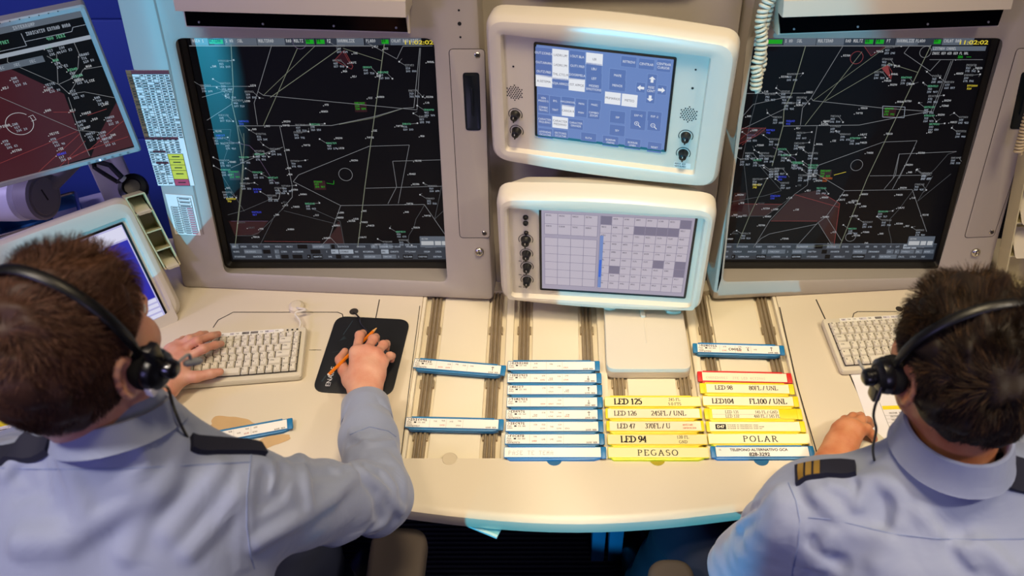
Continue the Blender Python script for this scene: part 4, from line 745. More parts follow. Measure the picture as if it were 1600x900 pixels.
# ------------------------------------------------------------------ printed sheets on the console edge
def sheet(name, label, cat, F, quad, c, draw, mats, group=None):
    tl, tr, br, bl = [F.px(x, y, c) for x, y in quad]
    def X(s, t): return tuple((tl[i]*(1-s)+tr[i]*s)*(1-t)+(bl[i]*(1-s)+br[i]*s)*t for i in (0, 1))
    m = MB(); Q = [bl, br, tr, tl]; m.prism(F, Q, c-.0008, c); draw(m, F, X, c)
    return tag(m.build(name, mats, smooth=False), label, cat, group)
SM = [white_print, ink, mat('table_brown', '#8a5a34', .7), mat('table_maroon', '#6e2430', .7), mat('table_yellow', '#e8d23a', .7), mat('table_red', '#c2405a', .7), ink_grey]
def cellq(m, F, X, c, s0, t0, s1, t1, k): m.poly(F, [X(s0, t1), X(s1, t1), X(s1, t0), X(s0, t0)], c+.0003, k)
def tl_line(m, F, X, c, s0, t0, s1, t1, w=.0009, k=1): m.line(F, [X(s0, t0), X(s1, t1)], w, c+.0005, k)
def draw_table(m, F, X, c):
    rn = random.Random(2)
    cellq(m, F, X, c, 0, 0, .12, .56, 2); cellq(m, F, X, c, .12, 0, 1, .03, 3); cellq(m, F, X, c, .0, .56, .86, .585, 3); cellq(m, F, X, c, .12, .68, .45, .70, 3); cellq(m, F, X, c, .12, .78, .45, .80, 3)
    cellq(m, F, X, c, .48, .71, .88, .94, 4); cellq(m, F, X, c, .48, .94, .88, 1., 5)
    for i in range(44):
        t = .03+i*.0218
        if t > .98: break
        e = 1 if t < .56 else (.86 if t < .7 else .47); tl_line(m, F, X, c, 0, t, e, t, .0007)
        for s in np.arange(.03, e-.03, .145):
            if rn.random() < .9: m.line(F, [X(s, t+.011), X(s+rn.uniform(.06, .11), t+.011)], .0022, c+.0005, 1)
    for s in (.12, .3, .42, .6, .72, .86): tl_line(m, F, X, c, s, .03, s, .56, .0007)
    for s in (.16, .32, .48): tl_line(m, F, X, c, s, .585, s, .99, .0007)
    for t in (.71, .76, .81, .86, .94, 1.): tl_line(m, F, X, c, .48, t, .88, t, .0009)
    for t in (.735, .785, .835, .89, .97): m.line(F, [X(.58, t), X(.78, t)], .0022, c+.0006, 1)
    tl_line(m, F, X, c, .88, .71, .88, 1.); tl_line(m, F, X, c, .48, .71, .48, 1.)
sheet('frequency_table', 'tall printed frequency table with yellow boxes taped to the left console edge', 'printed sheet', FL, [(196, 110), (263, 110), (304, 290), (247, 290)], .0016, draw_table, SM)
def draw_small(m, F, X, c):
    for t in np.linspace(.3, .93, 12): tl_line(m, F, X, c, .1, t, .92, t, .0008); [m.line(F, [X(s, t+.025), X(s+.2, t+.025)], .002, c+.0006, 6 if s < .5 else 5) for s in (.14, .46, .7)]
    for s in (.1, .42, .92): tl_line(m, F, X, c, s, .3, s, .93, .0008)
    for t in (.06, .15, .24): tl_line(m, F, X, c, .42, t, .92, t, .0009); m.line(F, [X(.48, t+.03), X(.86, t+.03)], .002, c+.0006, 1)
    tl_line(m, F, X, c, .42, .06, .42, .3); tl_line(m, F, X, c, .92, .06, .92, .3)
sheet('phone_list', 'small printed list taped below the tall frequency table', 'printed sheet', FL, [(258, 303), (300, 306), (314, 368), (274, 366)], .0016, draw_small, SM)

# ------------------------------------------------------------------ pocket racks for paper strips
pocket_m = mat('pocket_cream', '#cfc59a', .45)
def pocket_rack(F, quad, n, label, c0, c1, cards):
    tl, tr, br, bl = [F.px(x, y, c1) for x, y in quad]
    o = F.p((tl[0]+br[0])/2, (tl[1]+br[1])/2, c0); root = thing('pocket_rack', label, 'strip pocket rack', o)
    g = MB(); L = [bl, br, tr, tl]; cx, cy = sum(p[0] for p in L)/4, sum(p[1] for p in L)/4
    ins = lambda k, d: [(p[0]+(d if p[0] < cx else -d), p[1]+(d if p[1] < cy else -d)) for p in rpoly(L, .003, 3)]
    out = ins(0, 0); inn = ins(0, .003)
    g.loft([[F.p(a, b_, c0) for a, b_ in out], [F.p(a, b_, c1) for a, b_ in out], [F.p(a, b_, c1) for a, b_ in inn], [F.p(a, b_, c0+.004) for a, b_ in inn]], 0, True, True); g.build('body', pocket_m, root, angle=30)
    lerp = lambda p, q, t: (p[0]+(q[0]-p[0])*t, p[1]+(q[1]-p[1])*t)
    for i in range(1, n):
        a, b_ = lerp(tl, bl, i/n), lerp(tr, br, i/n); g = MB(); g.loft([[F.p(*a, c0+.003), F.p(*b_, c0+.003), F.p(*b_, c1-.001), F.p(*a, c1-.001)], [F.p(a[0], a[1]+.003, c0+.003), F.p(b_[0], b_[1]+.003, c0+.003), F.p(b_[0], b_[1]+.003, c1-.001), F.p(a[0], a[1]+.003, c1-.001)]], 0); g.build('divider', pocket_m, root)
    for i, lab in cards:
        a, b_ = lerp(tl, bl, (i+.25)/n), lerp(tr, br, (i+.25)/n); e, f = lerp(tl, bl, (i+.93)/n), lerp(tr, br, (i+.93)/n)
        a, b_ = lerp(a, b_, .12), lerp(a, b_, .88); e, f = lerp(e, f, .14), lerp(e, f, .86); g = MB()
        for k in range(3):
            d = .0012*k; P4 = lambda z: [F.p(a[0]+d, a[1], c0+.012+z+d), F.p(b_[0], b_[1], c0+.012+z+d), F.p(f[0], f[1]-.002*k, c1+.006+z+d), F.p(e[0]+d, e[1]-.002*k, c1+.006+z+d)]
            g.loft([P4(0), P4(.0008)], 0)
        tag(g.build('blank_strip', mat('strip_card', '#ddd3b8', .7), smooth=False), lab, 'paper strips')
pocket_rack(FT, [(195, 309), (226, 300), (283, 413), (258, 422)], 4, 'narrow cream pocket rack beside the left touch panel', -.085, -.004, [(0, 'blank paper strips in the top pocket beside the left touch panel'), (3, 'blank paper strips in the lowest pocket beside the left touch panel')])
pocket_rack(FRr, [(1622, 178), (1668, 178), (1614, 452), (1566, 452)], 5, 'cream pocket rack on the edge of the right console', .002, .045, [(2, 'blank paper strips in the upper pocket at the right console edge'), (3, 'blank paper strips in the lower pocket at the right console edge')])
# coiled cords
def coil(path, rad, wire, pitch, label, twin=0.):
    P = [Vector(p) for p in path]; seg = [(P[i+1]-P[i]).length for i in range(len(P)-1)]; L = sum(seg); n = int(L/pitch*14); pts = []
    def at(s):
        i = 0
        while i < len(seg)-1 and s > seg[i]: s -= seg[i]; i += 1
        return P[i].lerp(P[i+1], s/seg[i]), (P[i+1]-P[i]).normalized()
    for k in range(n+1):
        s = L*k/n; p, t = at(min(s, L-1e-6)); a = t.cross(Vector((0, 1, 0))).normalized(); b_ = t.cross(a); th = 2*math.pi*s/pitch
        pts.append(p+(a*math.cos(th)+b_*math.sin(th))*rad+a*twin*math.sin(s*38)+b_*twin*math.cos(s*38))
    return pts
cordm = mat('cord_cream', '#d9d8c8', .45)
path = [FRr.p(*FRr.px(x, y, .045), .045) for x, y in ((1212, -40), (1206, -10), (1199, 15), (1193, 40), (1187, 68), (1190, 88), (1189, 104), (1181, 122), (1180, 142))]
g = MB(); g.tube(coil(path, .0085, .0036, .0092, ''), .0036, 7)
path2 = [p+Vector((-.006+.008*math.sin(i*1.9), -.012, .01)) for i, p in enumerate(path)]; g.tube(coil(path2, .0085, .0036, .0092, '', .0), .0036, 7)
tag(g.build('coiled_cord', cordm), 'cream coiled cord hanging over the corner of the right radar screen', 'cord')
path = [FRr.p(*FRr.px(x, y, .055), .055) for x, y in ((1618, 150), (1604, 190), (1597, 215), (1590, 240))]
g = MB(); g.tube(coil(path, .0075, .003, .0075, ''), .003, 7); tag(g.build('coiled_cord', mat('cord_sand', '#cdbb95', .45)), 'sand-coloured coiled cord at the right edge over the pocket rack', 'cord')
# ------------------------------------------------------------------ flight strips
PLM = {'b': blue, 'y': yellow, 'r': red, 'p': mat('pale_yellow_plastic', '#e9d98a', .45)}
_holder = {}
SLEN, SDEP = .186, .0295
def strip(l, r, col, label, paper=None, draw=None, span=(.0, 1.), z=DZ+.002, endl=False, endr=True, tab=False, paper_m=None, extra=0.):
    pl, pr = at_z(*l, z+.008), at_z(*r, z+.008); d = (pr-pl); rot = math.atan2(d.y, d.x); Ls = d.length+extra
    o = pl.copy(); o.z = z; F = flat(o.x, o.y, z, rot); F.v = (F.v*math.cos(R(7))+F.n*math.sin(R(7))); F.n = F.u.cross(F.v)
    root = thing('flight_strip_holder', label, 'flight strip', o, 'flight progress strips on the desk', M=F.m())
    key = (col, round(Ls, 2))
    Fl = Fr((0, 0, 0)); Fl.u, Fl.v, Fl.n = Vector((1, 0, 0)), Vector((0, 1, 0)), Vector((0, 0, 1))
    if key not in _holder:
        g = MB(); h = SDEP
        g.prism(Fl, [(.012, -h/2), (Ls-.022, -h/2), (Ls-.010, -h/2+.004), (Ls-.010, h/2), (.010, h/2), (.006, -h/2+.005)], -.004, .0062, 0, .0008)
        g.box(Fl, .0, Ls, -h/2+.0035, h/2-.001, .0060, .0085, 0, .002, .0006)
        g.box(Fl, .012, Ls-.02, h/2-.0035, h/2, .008, .0105, 0, .001, .0005)
        me = g.build('rail_block', PLM[col], None, Matrix()); _holder[key] = me.data; bpy.data.objects.remove(me)
    ob = bpy.data.objects.new('rail_block', _holder[key]); COL.objects.link(ob); ob.parent = root; WM[ob.name] = F.m()
    if endl or endr:
        for on, x in ((endl, 0), (endr, Ls-.0105)):
            if on: g = MB(); g.box(F, x, x+.0105, -SDEP/2+.002, SDEP/2-.0015, .0062, .0098, 0, .0022, .0008); g.build('end_grip', PLM[col], root)
    if tab:
        g = MB(); a = Ls*.52
        f2 = flat(NOT[tab], BY0-.002, DZ-.002); g.lathe(f2, 0, .0, [(.016, 0), (.016, .0032), (.013, .0036), (.001, .0036)], 0, 22); g.build('finger_tab', mat('tab_'+col, {'b': '#0d5a86', 'y': '#a89410', 'r': '#8a1010', 'p': '#a89410'}[col], .5), root)
    g = MB(); s0, s1 = Ls*span[0]+(.0105 if endl else .001), Ls*span[1]-(.0112 if endr else .001)
    g.box(F, s0, s1, -SDEP/2+.005, SDEP/2-.003, .0084, .0089, 0, .0004, 0)
    if draw: draw(g, F, s0, s1)
    g.build('paper_strip', [paper_m or white_print, ink, ink_grey, mat('ink_red', '#b8452e', .8)], root, smooth=False)
    return root
CP = .0093
rs = random.Random(17)
def printed(call_, arrow=None, time_='1005 NEN', dense=1, big=None):
    def f(g, F, s0, s1):
        tiny(g, F, '>'+call_, s0+.004, .0048, .0056, CP, 1, .85); tiny(g, F, 'F320', s0+.003, -.0005, .0036, CP, 1, .6); g.rect(F, s0+.017, -.0003, s0+.022, .003, CP, 1); tiny(g, F, '%d NAX' % rs.randint(100, 400), s0+.025, -.0005, .0036, CP, 2, .6)
        tiny(g, F, 'N0%d' % rs.randint(400, 480), s0+.003, -.0052, .0034, CP, 2, .6)
        if dense: tiny(g, F, 'LEXYQSPE%d' % rs.randint(10, 99), s0+.003, -.0092, .0034, CP, 1, .75)
        for k in range(5):
            x = s0+.058+k*.017
            if rs.random() < .8: tiny(g, F, str(rs.randint(10, 99))+'R', x, rs.choice((.003, .0045, -.002)), .0034, CP, 2, .7); 
            if rs.random() < .5: tiny(g, F, '1'+str(rs.randint(100, 999)), x-.003, -.006, .0034, CP, rs.choice((2, 3)), .7)
        tiny(g, F, time_, s1-.026, -.0092, .0036, CP, 1, .72)
        if arrow:
            x = s1-.018; sgn = 1 if arrow == 'u' else -1; g.line(F, [(x, -.003), (x, .006)], .0013, CP, 1); y = .006 if sgn > 0 else -.003; g.line(F, [(x-.003, y-sgn*.0012), (x, y+sgn*.0008), (x+.003, y-sgn*.0012)], .0013, CP, 1)
        if big: tiny(g, F, big, s0+.07, -.004, .0068, CP, 1, .8)
        for x in (.05, .085, .12): g.line(F, [(s0+x, -.010), (s0+x, .010)], .0003, CP, 2)
    return f
def roman(items):
    def f(g, F, s0, s1):
        for t, xf, y, h, kw in items: kw = dict(kw); kw['asp'] = kw.get('asp', 1)*1.1; serif_c(g, F, t, s0+(s1-s0)*xf, y-.0008, h*1.22, CP, 1, **kw)
    return f
def note(txt, h=.010):
    def f(g, F, s0, s1): tiny(g, F, txt, s0+.008, -.005, h, CP, 2, .72, .35)
    return f
strip((646.5, 567.5), (790, 579), 'b', 'skewed blue flight strip, upper one of two in the leftmost bay', draw=printed('RUM61E', 'u'), z=DZ+.004)
strip((633.5, 660), (787, 663.5), 'b', 'blue flight strip, lower one of two in the leftmost bay', draw=printed('INI6041'))
cw = ['EZRI2AU', 'IBE2421', 'MAC27', 'TOM2421', 'ERK471', 'IBC471', 'FOCATB']
ar = [None, 'd', 'u', 'd', 'u', None, None]
ys = [571.7, 590.8, 609.2, 628.3, 647.7, 666.4, 686.1]; xl = [793.3, 792.5, 792.5, 791.6, 790.7, 789.9, 789]; xr = [937.2, 939.8, 940.7, 941.2, 941.8, 943, 944.4]
od = ['topmost blue strip of the full second bay', 'second blue strip from the top in the full second bay', 'third blue strip from the top in the full second bay', 'fourth blue strip from the top in the full second bay', 'fifth blue strip from the top in the full second bay', 'sixth blue strip from the top in the full second bay', 'blue strip just above the handwritten one in the second bay']
for i in range(7): strip((xl[i], ys[i]), (xr[i], ys[i]), 'b', od[i], draw=printed(cw[i], ar[i], dense=i in (4, 6)))
strip((787.6, 706.9), (947.2, 706.9), 'b', 'blue strip with faint handwriting at the foot of the second bay', draw=note('PASE TE TEMA'), tab=1)
pale_paper = mat('paper_cream', '#efe2a8', .7); ivory = mat('paper_ivory', '#f1e6c6', .7)
T = dict
strip((944.6, 627.6), (1094.8, 627.6), 'y', 'yellow strip reading LED 125, topmost of the third bay', paper_m=pale_paper, draw=roman([('LED 125', .24, -.0055, .0115, T(thick=.21, thin=.1)), ('245 FL', .73, .0030, .0054, T(thick=.15, thin=.09, sp=.06)), ('5.0 FTS', .73, -.0078, .0054, T(thick=.15, thin=.09, sp=.06))]), endr=False)
strip((946, 646), (1096.8, 646), 'y', 'yellow strip reading LED 126 with white paper', paper_m=ivory, draw=roman([('LED 126', .19, -.004, .0092, T()), ('245FL / UNL', .66, -.004, .0092, T())]), span=(.02, .98), endr=False)
strip((947.4, 665.8), (1099, 665.8), 'y', 'yellow strip reading LED 47 with a red note', paper_m=ivory, draw=lambda g, F, a, b_: (serif_c(g, F, 'LED 47', a+.034, -.005, .0112, CP, 1), serif_c(g, F, '370FL / U', a+.100, -.005, .0116, CP, 1), tiny(g, F, 'AVISAR', b_-.038, .0012, .0042, CP, 3, .8), tiny(g, F, 'SUPERVISION', b_-.038, -.006, .0038, CP, 3, .62)), span=(.03, .98), endr=False)
strip((949, 686.6), (1105, 686.6), 'y', 'yellow strip reading LED 94 above PEGASO', paper_m=pale_paper, draw=roman([('LED 94', .26, -.0055, .0118, T(thick=.21, thin=.1)), ('120 FL', .76, .0030, .0054, T(thick=.15, thin=.09, sp=.06)), ('GND', .76, -.0078, .0054, T(thick=.15, thin=.09, sp=.06))]), endr=False)
strip((949.8, 707), (1107.8, 707.2), 'y', 'pale yellow strip reading PEGASO at the foot of the third bay', paper_m=pale_paper, draw=roman([('PEGASO', .5, -.0055, .0105, T(sp=.2, asp=1.15))]), endr=False, tab=2)
strip((1082.5, 543.7), (1225.6, 547.4), 'b', 'blue strip lying alone at the top of the rightmost bay', draw=printed('RUM6011', 'u', big='COORD  1'), endl=True, z=DZ+.004)
strip((1089.8, 588), (1237.2, 591), 'r', 'red strip with faint capital letters', paper_m=ivory, draw=note('CORREDORES  ZTE LED ACTIVOS', .0062), endl=True)
strip((1093.3, 606.5), (1240.6, 608.3), 'y', 'yellow strip reading LED 98 below the red strip', paper_m=ivory, draw=roman([('LED 98', .21, -.002, .0085, T()), ('80FL / UNL', .69, -.002, .0085, T())]), span=(.02, 1), endl=True)
strip((1097.6, 626.3), (1247.3, 627.6), 'y', 'yellow strip reading LED104 and FL100 / UNL', paper_m=ivory, draw=roman([('LED104', .22, -.005, .0098, T(thick=.18, thin=.09)), ('FL100 / UNL', .72, -.005, .0100, T(thick=.18, thin=.09))]), span=(.0, 1))
def two(g, F, a, b_):
    for y, t, u_ in ((.0014, 'LED 131', '145 FL / GND'), (-.0088, 'LED 132', '460 FL / 145 FL'),): serif_c(g, F, t, a+.042, y, .0068, CP, 1, thick=.14, thin=.09, sp=.06); serif_c(g, F, u_, a+.115, y, .0068, CP, 1, thick=.14, thin=.09, sp=.06)
    g.line(F, [(a, -.001), (b_, -.001)], .0004, CP, 2)
strip((1100.5, 646.4), (1253, 647), 'y', 'yellow strip with two lines LED 131 and LED 132', paper_m=ivory, draw=two, span=(.03, .82), endl=True)
def d47(g, F, a, b_):
    g.rect(F, a+.012, -.0062, a+.034, .0062, CP, 1); sans(g, F, 'D47', a+.023, -.003, .0062, CP+.0003, 0, 'c', bold=.03)
    for k, L in enumerate((.085, .1, .095)): tiny(g, F, 'ACTIVIDAD DE PARACAIDISTAS SEGUN NOTAM'[:int(L/.0026)], a+.037, .003-k*.0042, .0022, CP, 1, .85)
strip((1103.4, 666.5), (1258, 666.6), 'y', 'yellow strip with a dark D47 box', paper_m=ivory, draw=d47, span=(.03, 1))
strip((1106.3, 685.6), (1265.2, 685.6), 'y', 'pale yellow strip reading POLAR', paper_m=mat('paper_lemon', '#f3ecbe', .7), draw=roman([('POLAR', .52, -.0055, .0108, T(sp=.2, asp=1.15))]), endr=False)
def tel(g, F, a, b_):
    sans(g, F, 'TELEFONO ALTERNATIVO GCA', a+.088, .0022, .0058, CP, 1, 'c', sx=1.0, bold=.025); sans(g, F, '828-3292', a+.088, -.0088, .0074, CP, 1, 'c', sx=1.05, bold=.03); tiny(g, F, 'TG', a+.006, .003, .004, CP, 2)
strip((1110.6, 706.2), (1272, 705.6), 'b', 'blue strip with a telephone number at the foot of the rightmost bay', draw=tel, endl=True, tab=3)
strip((298, 690), (457, 661), 'b', 'blue flight strip lying loose on the desk by the brown patch', draw=printed('ANE8451'), z=DZ+.003)
# sliding tray on the rails of the third bay
FTY = flat(.217, 1.39, DZ-.006); tb = thing('rail_tray', 'cream plastic pen tray sitting on the rails under the lower touch monitor', 'tray', (.217, 1.39, DZ), M=FTY.m())
g = MB(); ol = rpoly([(-.094, -.126), (.094, -.126), (.092, .12), (-.09, .12)], [.02, .02, .006, .006], 6)
up2 = [(a*.985, b_*.985+.001) for a, b_ in ol]; inn = rpoly([(-.078, -.105), (.078, -.105), (.078, .125), (-.078, .125)], [.012]*4, 6)
g.loft([[FTY.p(a, b_, 0) for a, b_ in ol], [FTY.p(a, b_, .026) for a, b_ in ol], [FTY.p(a*.99, b_*.99, .0295) for a, b_ in ol], [FTY.p(a, b_, .030) for a, b_ in up2]], 0, True, True)
for a0, a1, b0, b1 in ((-.094, -.062, .052, .12), (.05, .09, .04, .12)): g.box(FTY, a0, a1, b0, b1, .026, .038, 0, .014, .005)
g.box(FTY, -.008, .004, .028, .12, .026, .037, 0, .004, .003); g.box(FTY, -.0015, .0015, -.05, .03, .0295, .0312, 0, .001, .0008)
g.build('body', cream, tb)

# ------------------------------------------------------------------ keyboards, mats, mice, papers
key_m = mat('key_ivory', '#e0d9c8', .45); kb_m = mat('keyboard_ivory', '#d6cdb9', .45)
def keyboard(label, bl, rot, W=.288, D=.146, seed=1, card=True, cable=None):
    F = flat(bl[0], bl[1], DZ, rot); root = thing('keyboard', label, 'keyboard', F.p(W/2, D/2), M=F.m())
    g = MB(); c = lambda d, z: [F.p(a, b_, z+.004*b_/D) for a, b_ in rrect(W-2*d, D-2*d, .010-d*.3, 5, W/2, D/2)]
    g.loft([c(.003, .001), c(0, .004), c(0, .013), c(.002, .016), c(.0065, .0165)], 0, True, True)
    g.poly(F, [(.010, .012), (W-.011, .012), (W-.011, D-.016), (.010, D-.016)], .0205, 1); g.build('case', [kb_m, mat('key_well', '#3a352d', .7)], root)
    rows = [[1]*15+[.9], [1]*13+[1.9, .9], [1.5]+[1]*12+[1.4, .9], [1.75]+[1]*11+[2.1, .9], [1.25]+[1]*10+[1.7, 1, .9][:3], [1.2, 1, 1.1, 5.0, 1, 1, 1, 1, 1, 1, .9][:11]]
    rn = random.Random(seed); k = MB(); n = len(rows); rh = (D-.030)/(n-.25); y = D-.017
    for i, rw in enumerate(rows):
        h = rh*(.75 if i == 0 else 1); y -= h; tot = sum(rw); x = .0112; uw = (W-.0235)/tot
        for wk in rw:
            w_ = wk*uw; cx, cy = x+w_/2, y+h/2; z = .0185+.002*y/D
            lp = lambda s, t, zz, oy=0: [F.p(a, b_, zz) for a, b_ in rrect(w_-.0014-s, h-.0014-t, .0012, 1, cx, cy+oy)]
            k.loft([lp(0, 0, z), lp(.0008, .0008, z+.003), lp(.0042, .0044, z+.0072, .0006), lp(.0052, .0056, z+.0074, .0006)], 0, False, True)
            if wk < 1.3:
                tiny(k, F, rn.choice('ABCDEFGHIJKLMNOPRSTUVXYZ0123456789'), cx-w_*.26, cy+h*.02, .0042, z+.0077, 1, .75)
                if rn.random() < .4: tiny(k, F, rn.choice('ELTXC178'), cx+w_*.02, cy-h*.26, .003, z+.0077, 2, .75)
            elif wk < 3: tiny(k, F, 'CTRL', cx-w_*.3, cy, .0032, z+.0077, 1, .7)
            x += w_
    k.build('keys', [key_m, ink, ink_grey], root, angle=30)
    if card:
        g = MB(); g.box(F, .04, W-.055, D-.0145, D-.0035, .018, .0215, 0, .001, .0004); x = .044
        while x < W-.065: L = rn.uniform(.012, .024); g.rect(F, x, D-.0125, x+L-.003, D-.0055, .0218, rn.choice((1, 2, 0))); tiny(g, F, 'FUN', x+.001, D-.0108, .0036, .0221, 3 if rn.random() < .3 else 2); x += L
        for q in range(3): g.rect(F, W-.045+q*.011, D-.011, W-.041+q*.011, D-.007, .0215, 3)
        g.build('function_card', [white_print, mat('card_grey', '#d9d4dc', .7), ink_grey, ink], root, smooth=False)
    if cable:
        g = MB(); g.tube(cable, .0028, 8); g.build('cable', mat('cable_ivory', '#ddd6c8', .45), root)
    return F
F1 = flat(-.545, 1.251, DZ, R(6)); bl = F1.p(-.288, 0)
cb = [F1.p(-.02, .143, .012), F1.p(-.017, .165, .016), F1.p(-.03, .19, .02), at_z(478, 484, DZ+.022), at_z(463, 481, DZ+.010)]
def smooth_path(P, n=8):
    P = [Vector(p) for p in P]; Q = [P[0]]+P+[P[-1]]; out = []
    for i in range(1, len(Q)-2):
        for j in range(n):
            t = j/n; a, b_, c_, d = Q[i-1], Q[i], Q[i+1], Q[i+2]
            out.append(.5*((2*b_)+(c_-a)*t+(2*a-5*b_+4*c_-d)*t*t+(3*b_-a-3*c_+d)*t**3))
    return out+[P[-1]]
keyboard('ivory compact keyboard under the hand of the auburn-haired man', (bl.x, bl.y), R(6), .288, .146, 1, True, smooth_path(cb))
keyboard('ivory compact keyboard in front of the dark-haired man', (.641, 1.264), R(4.5), .288, .156, 2, True)
FP = flat(-.4235, 1.326, DZ, R(-4)); pad_dark = mat('pad_black', '#0d1016', .55, noise=(12, .1), bump=(2500, .15, .0002))
g = MB(); g.prism(FP, rrect(.176, .226, .028, 7), .0004, .003, 0, .001); sans(g, FP, 'ENAIRE', -.052, -.098, .0105, .0033, 1, 'l', sx=1.15, rot=R(90))
g.line(FP, [(.048, -.11), (.056, -.02)], .0022, .0033, 2); g.line(FP, [(.048, -.11), (.0525, -.065)], .005, .0032, 2); g.line(FP, [(-.058, .055), (-.046, .10)], .0016, .0033, 3); g.line(FP, [(-.07, .0), (-.03, .012)], .0008, .0033, 3); g.line(FP, [(-.073, -.085), (-.068, -.068)], .003, .0033, 3)
for k in range(4): g.line(FP, [(-.062+k*.003, .035+k*.002), (-.054+k*.002, .05-k*.002)], .001, .0033, 3)
tag(g.build('mouse_pad', [pad_dark, mat('pad_print_white', '#d8d8dc', .6), mat('pad_print_teal', '#1e4a4e', .5), mat('pad_print_grey', '#2a3a44', .6)]), 'black mouse pad with white lettering under the hand with the pencil', 'mouse pad')
def mouse(label, x, y, rot, z, m, cord=None):
    F = flat(x, y, z, rot); root = thing('computer_mouse', label, 'mouse', (x, y, z), M=F.m()); g = MB(); loops = []
    for c, s in ((0, .92), (.006, 1.), (.014, .98), (.021, .88), (.027, .70), (.031, .45), (.0325, .15)):
        loops.append([F.p(a*s, b_*s-.004*(1-s), c) for a, b_ in rpoly([(-.031, -.052), (.031, -.052), (.029, .05), (-.029, .05)], [.028, .028, .02, .02], 7)])
    g.loft(loops, 0, True, True); g.build('body', m, root, angle=60)
    g = MB(); g.tube([F.p(0, .046, .018), F.p(0, .034, .0262), F.p(0, .012, .0318)], .0007, 6); g.build('button_seam', groove, root)
    g = MB(); g.tube([F.p(-.004, .026, .027), F.p(.004, .026, .027)], .006, 14); g.build('scroll_wheel', grey_plastic, root)
    if cord: g = MB(); g.tube(smooth_path([F.p(0, .049, .010)]+cord), .0019, 7); g.build('cable', black, root)
mouse('dark mouse under the hand holding the pencil', -.395, 1.305, R(-6), DZ+.003, mat('mouse_dark', '#3f4854', .35), [at_z(566, 508, DZ+.008), at_z(562, 497, DZ+.012), at_z(553, 488, DZ+.004)])
mouse('ivory mouse under the hand of the dark-haired man', .640, 1.070, R(-48), DZ, mat('mouse_ivory', '#d2cbb4', .4))
# pencil held in the left man's right hand
p0, p1 = at_z(513, 586, .802), at_z(590, 511, .804); fpn = Fr(p0); fpn.n = (p1-p0).normalized(); fpn.u = fpn.n.cross(Vector((0, 0, 1))).normalized(); fpn.v = fpn.n.cross(fpn.u); Lp = (p1-p0).length
pen = thing('pencil', 'orange pencil held over the black mouse pad', 'pencil', p0)
g = MB(); g.lathe(fpn, 0, 0, [(.0034, 0), (.0036, .002), (.0036, Lp-.018), (.0033, Lp-.016)], 0, 6); g.build('shaft', mat('pencil_orange', '#e07a12', .35), pen, angle=20)
g = MB(); g.lathe(fpn, 0, 0, [(.0033, Lp-.016), (.0012, Lp-.004)], 0, 12); g.build('sharpened_wood', mat('pencil_wood', '#d9a86a', .6), pen)
g = MB(); g.lathe(fpn, 0, 0, [(.0012, Lp-.004), (.0003, Lp)], 0, 8); g.build('lead', black, pen)
g = MB(); g.lathe(fpn, 0, 0, [(.002, -.001), (.0034, 0), (.0034, .0015)], 0, 10); g.build('end_cap', white_print, pen)
# paper on the desk
def desk_sheet(label, cx, cy, rot, w_, h_, draw, mats):
    F = flat(cx, cy, DZ+.0004, rot); g = MB(); g.prism(F, rrect(w_, h_, .001, 1), .0, .0006); draw(g, F); tag(g.build('paper_sheet', mats, smooth=False), label, 'paper')
PMATS = [mat('paper_cool', '#e6e2e6', .75), mat('paper_band', '#ecd420', .7), ink_grey, ink]
def dl(g, F):
    g.rect(F, -.17, -.03, .17, -.008, .0009, 1); g.rect(F, -.17, -.052, .17, -.036, .0009, 1)
    for k in range(9): tiny(g, F, 'LECM%d' % k, -.16+k*.036, -.024, .007, .0012, 3); g.line(F, [(-.16+k*.036, -.1), (-.16+k*.036, -.055)], .0006, .001, 2)
    for k in range(7): g.line(F, [(-.17, -.058-k*.007), (.17, -.058-k*.007)], .0005, .001, 2); g.line(F, [(-.165, -.062-k*.007), (.16, -.062-k*.007)], .0018, .001, 2 if k % 2 else 3)
    g.line(F, [(-.17, .0), (.17, .0)], .0006, .001, 2); tiny(g, F, 'NOTAS', .1, .006, .006, .0012, 2)
desk_sheet('white sheet with yellow bands at the left edge of the desk', -1.175, 1.175, R(17), .36, .25, dl, PMATS)
def dr(g, F):
    for y in (.020, -.034): g.rect(F, -.118, y, .16, y+.010, .0009, 1)
    for k in range(5): tiny(g, F, 'SECTOR TMA  LECM', -.108, .008-k*.009, .0045, .0012, 2); g.line(F, [(-.118, .004-k*.009), (.16, .004-k*.009)], .0004, .001, 2)
    g.line(F, [(-.12, .04), (-.118, -.052), (-.112, -.064), (.16, -.064)], .0008, .001, 2); tiny(g, F, 'TRANSFERENCIA', -.108, -.052, .005, .0012, 3, .6)
    g.rect(F, -.118, .07, .16, .082, .0009, 1)
desk_sheet('white form with yellow bars on the desk beside the dark-haired man', .83, 1.155, R(2), .32, .26, dr, PMATS)

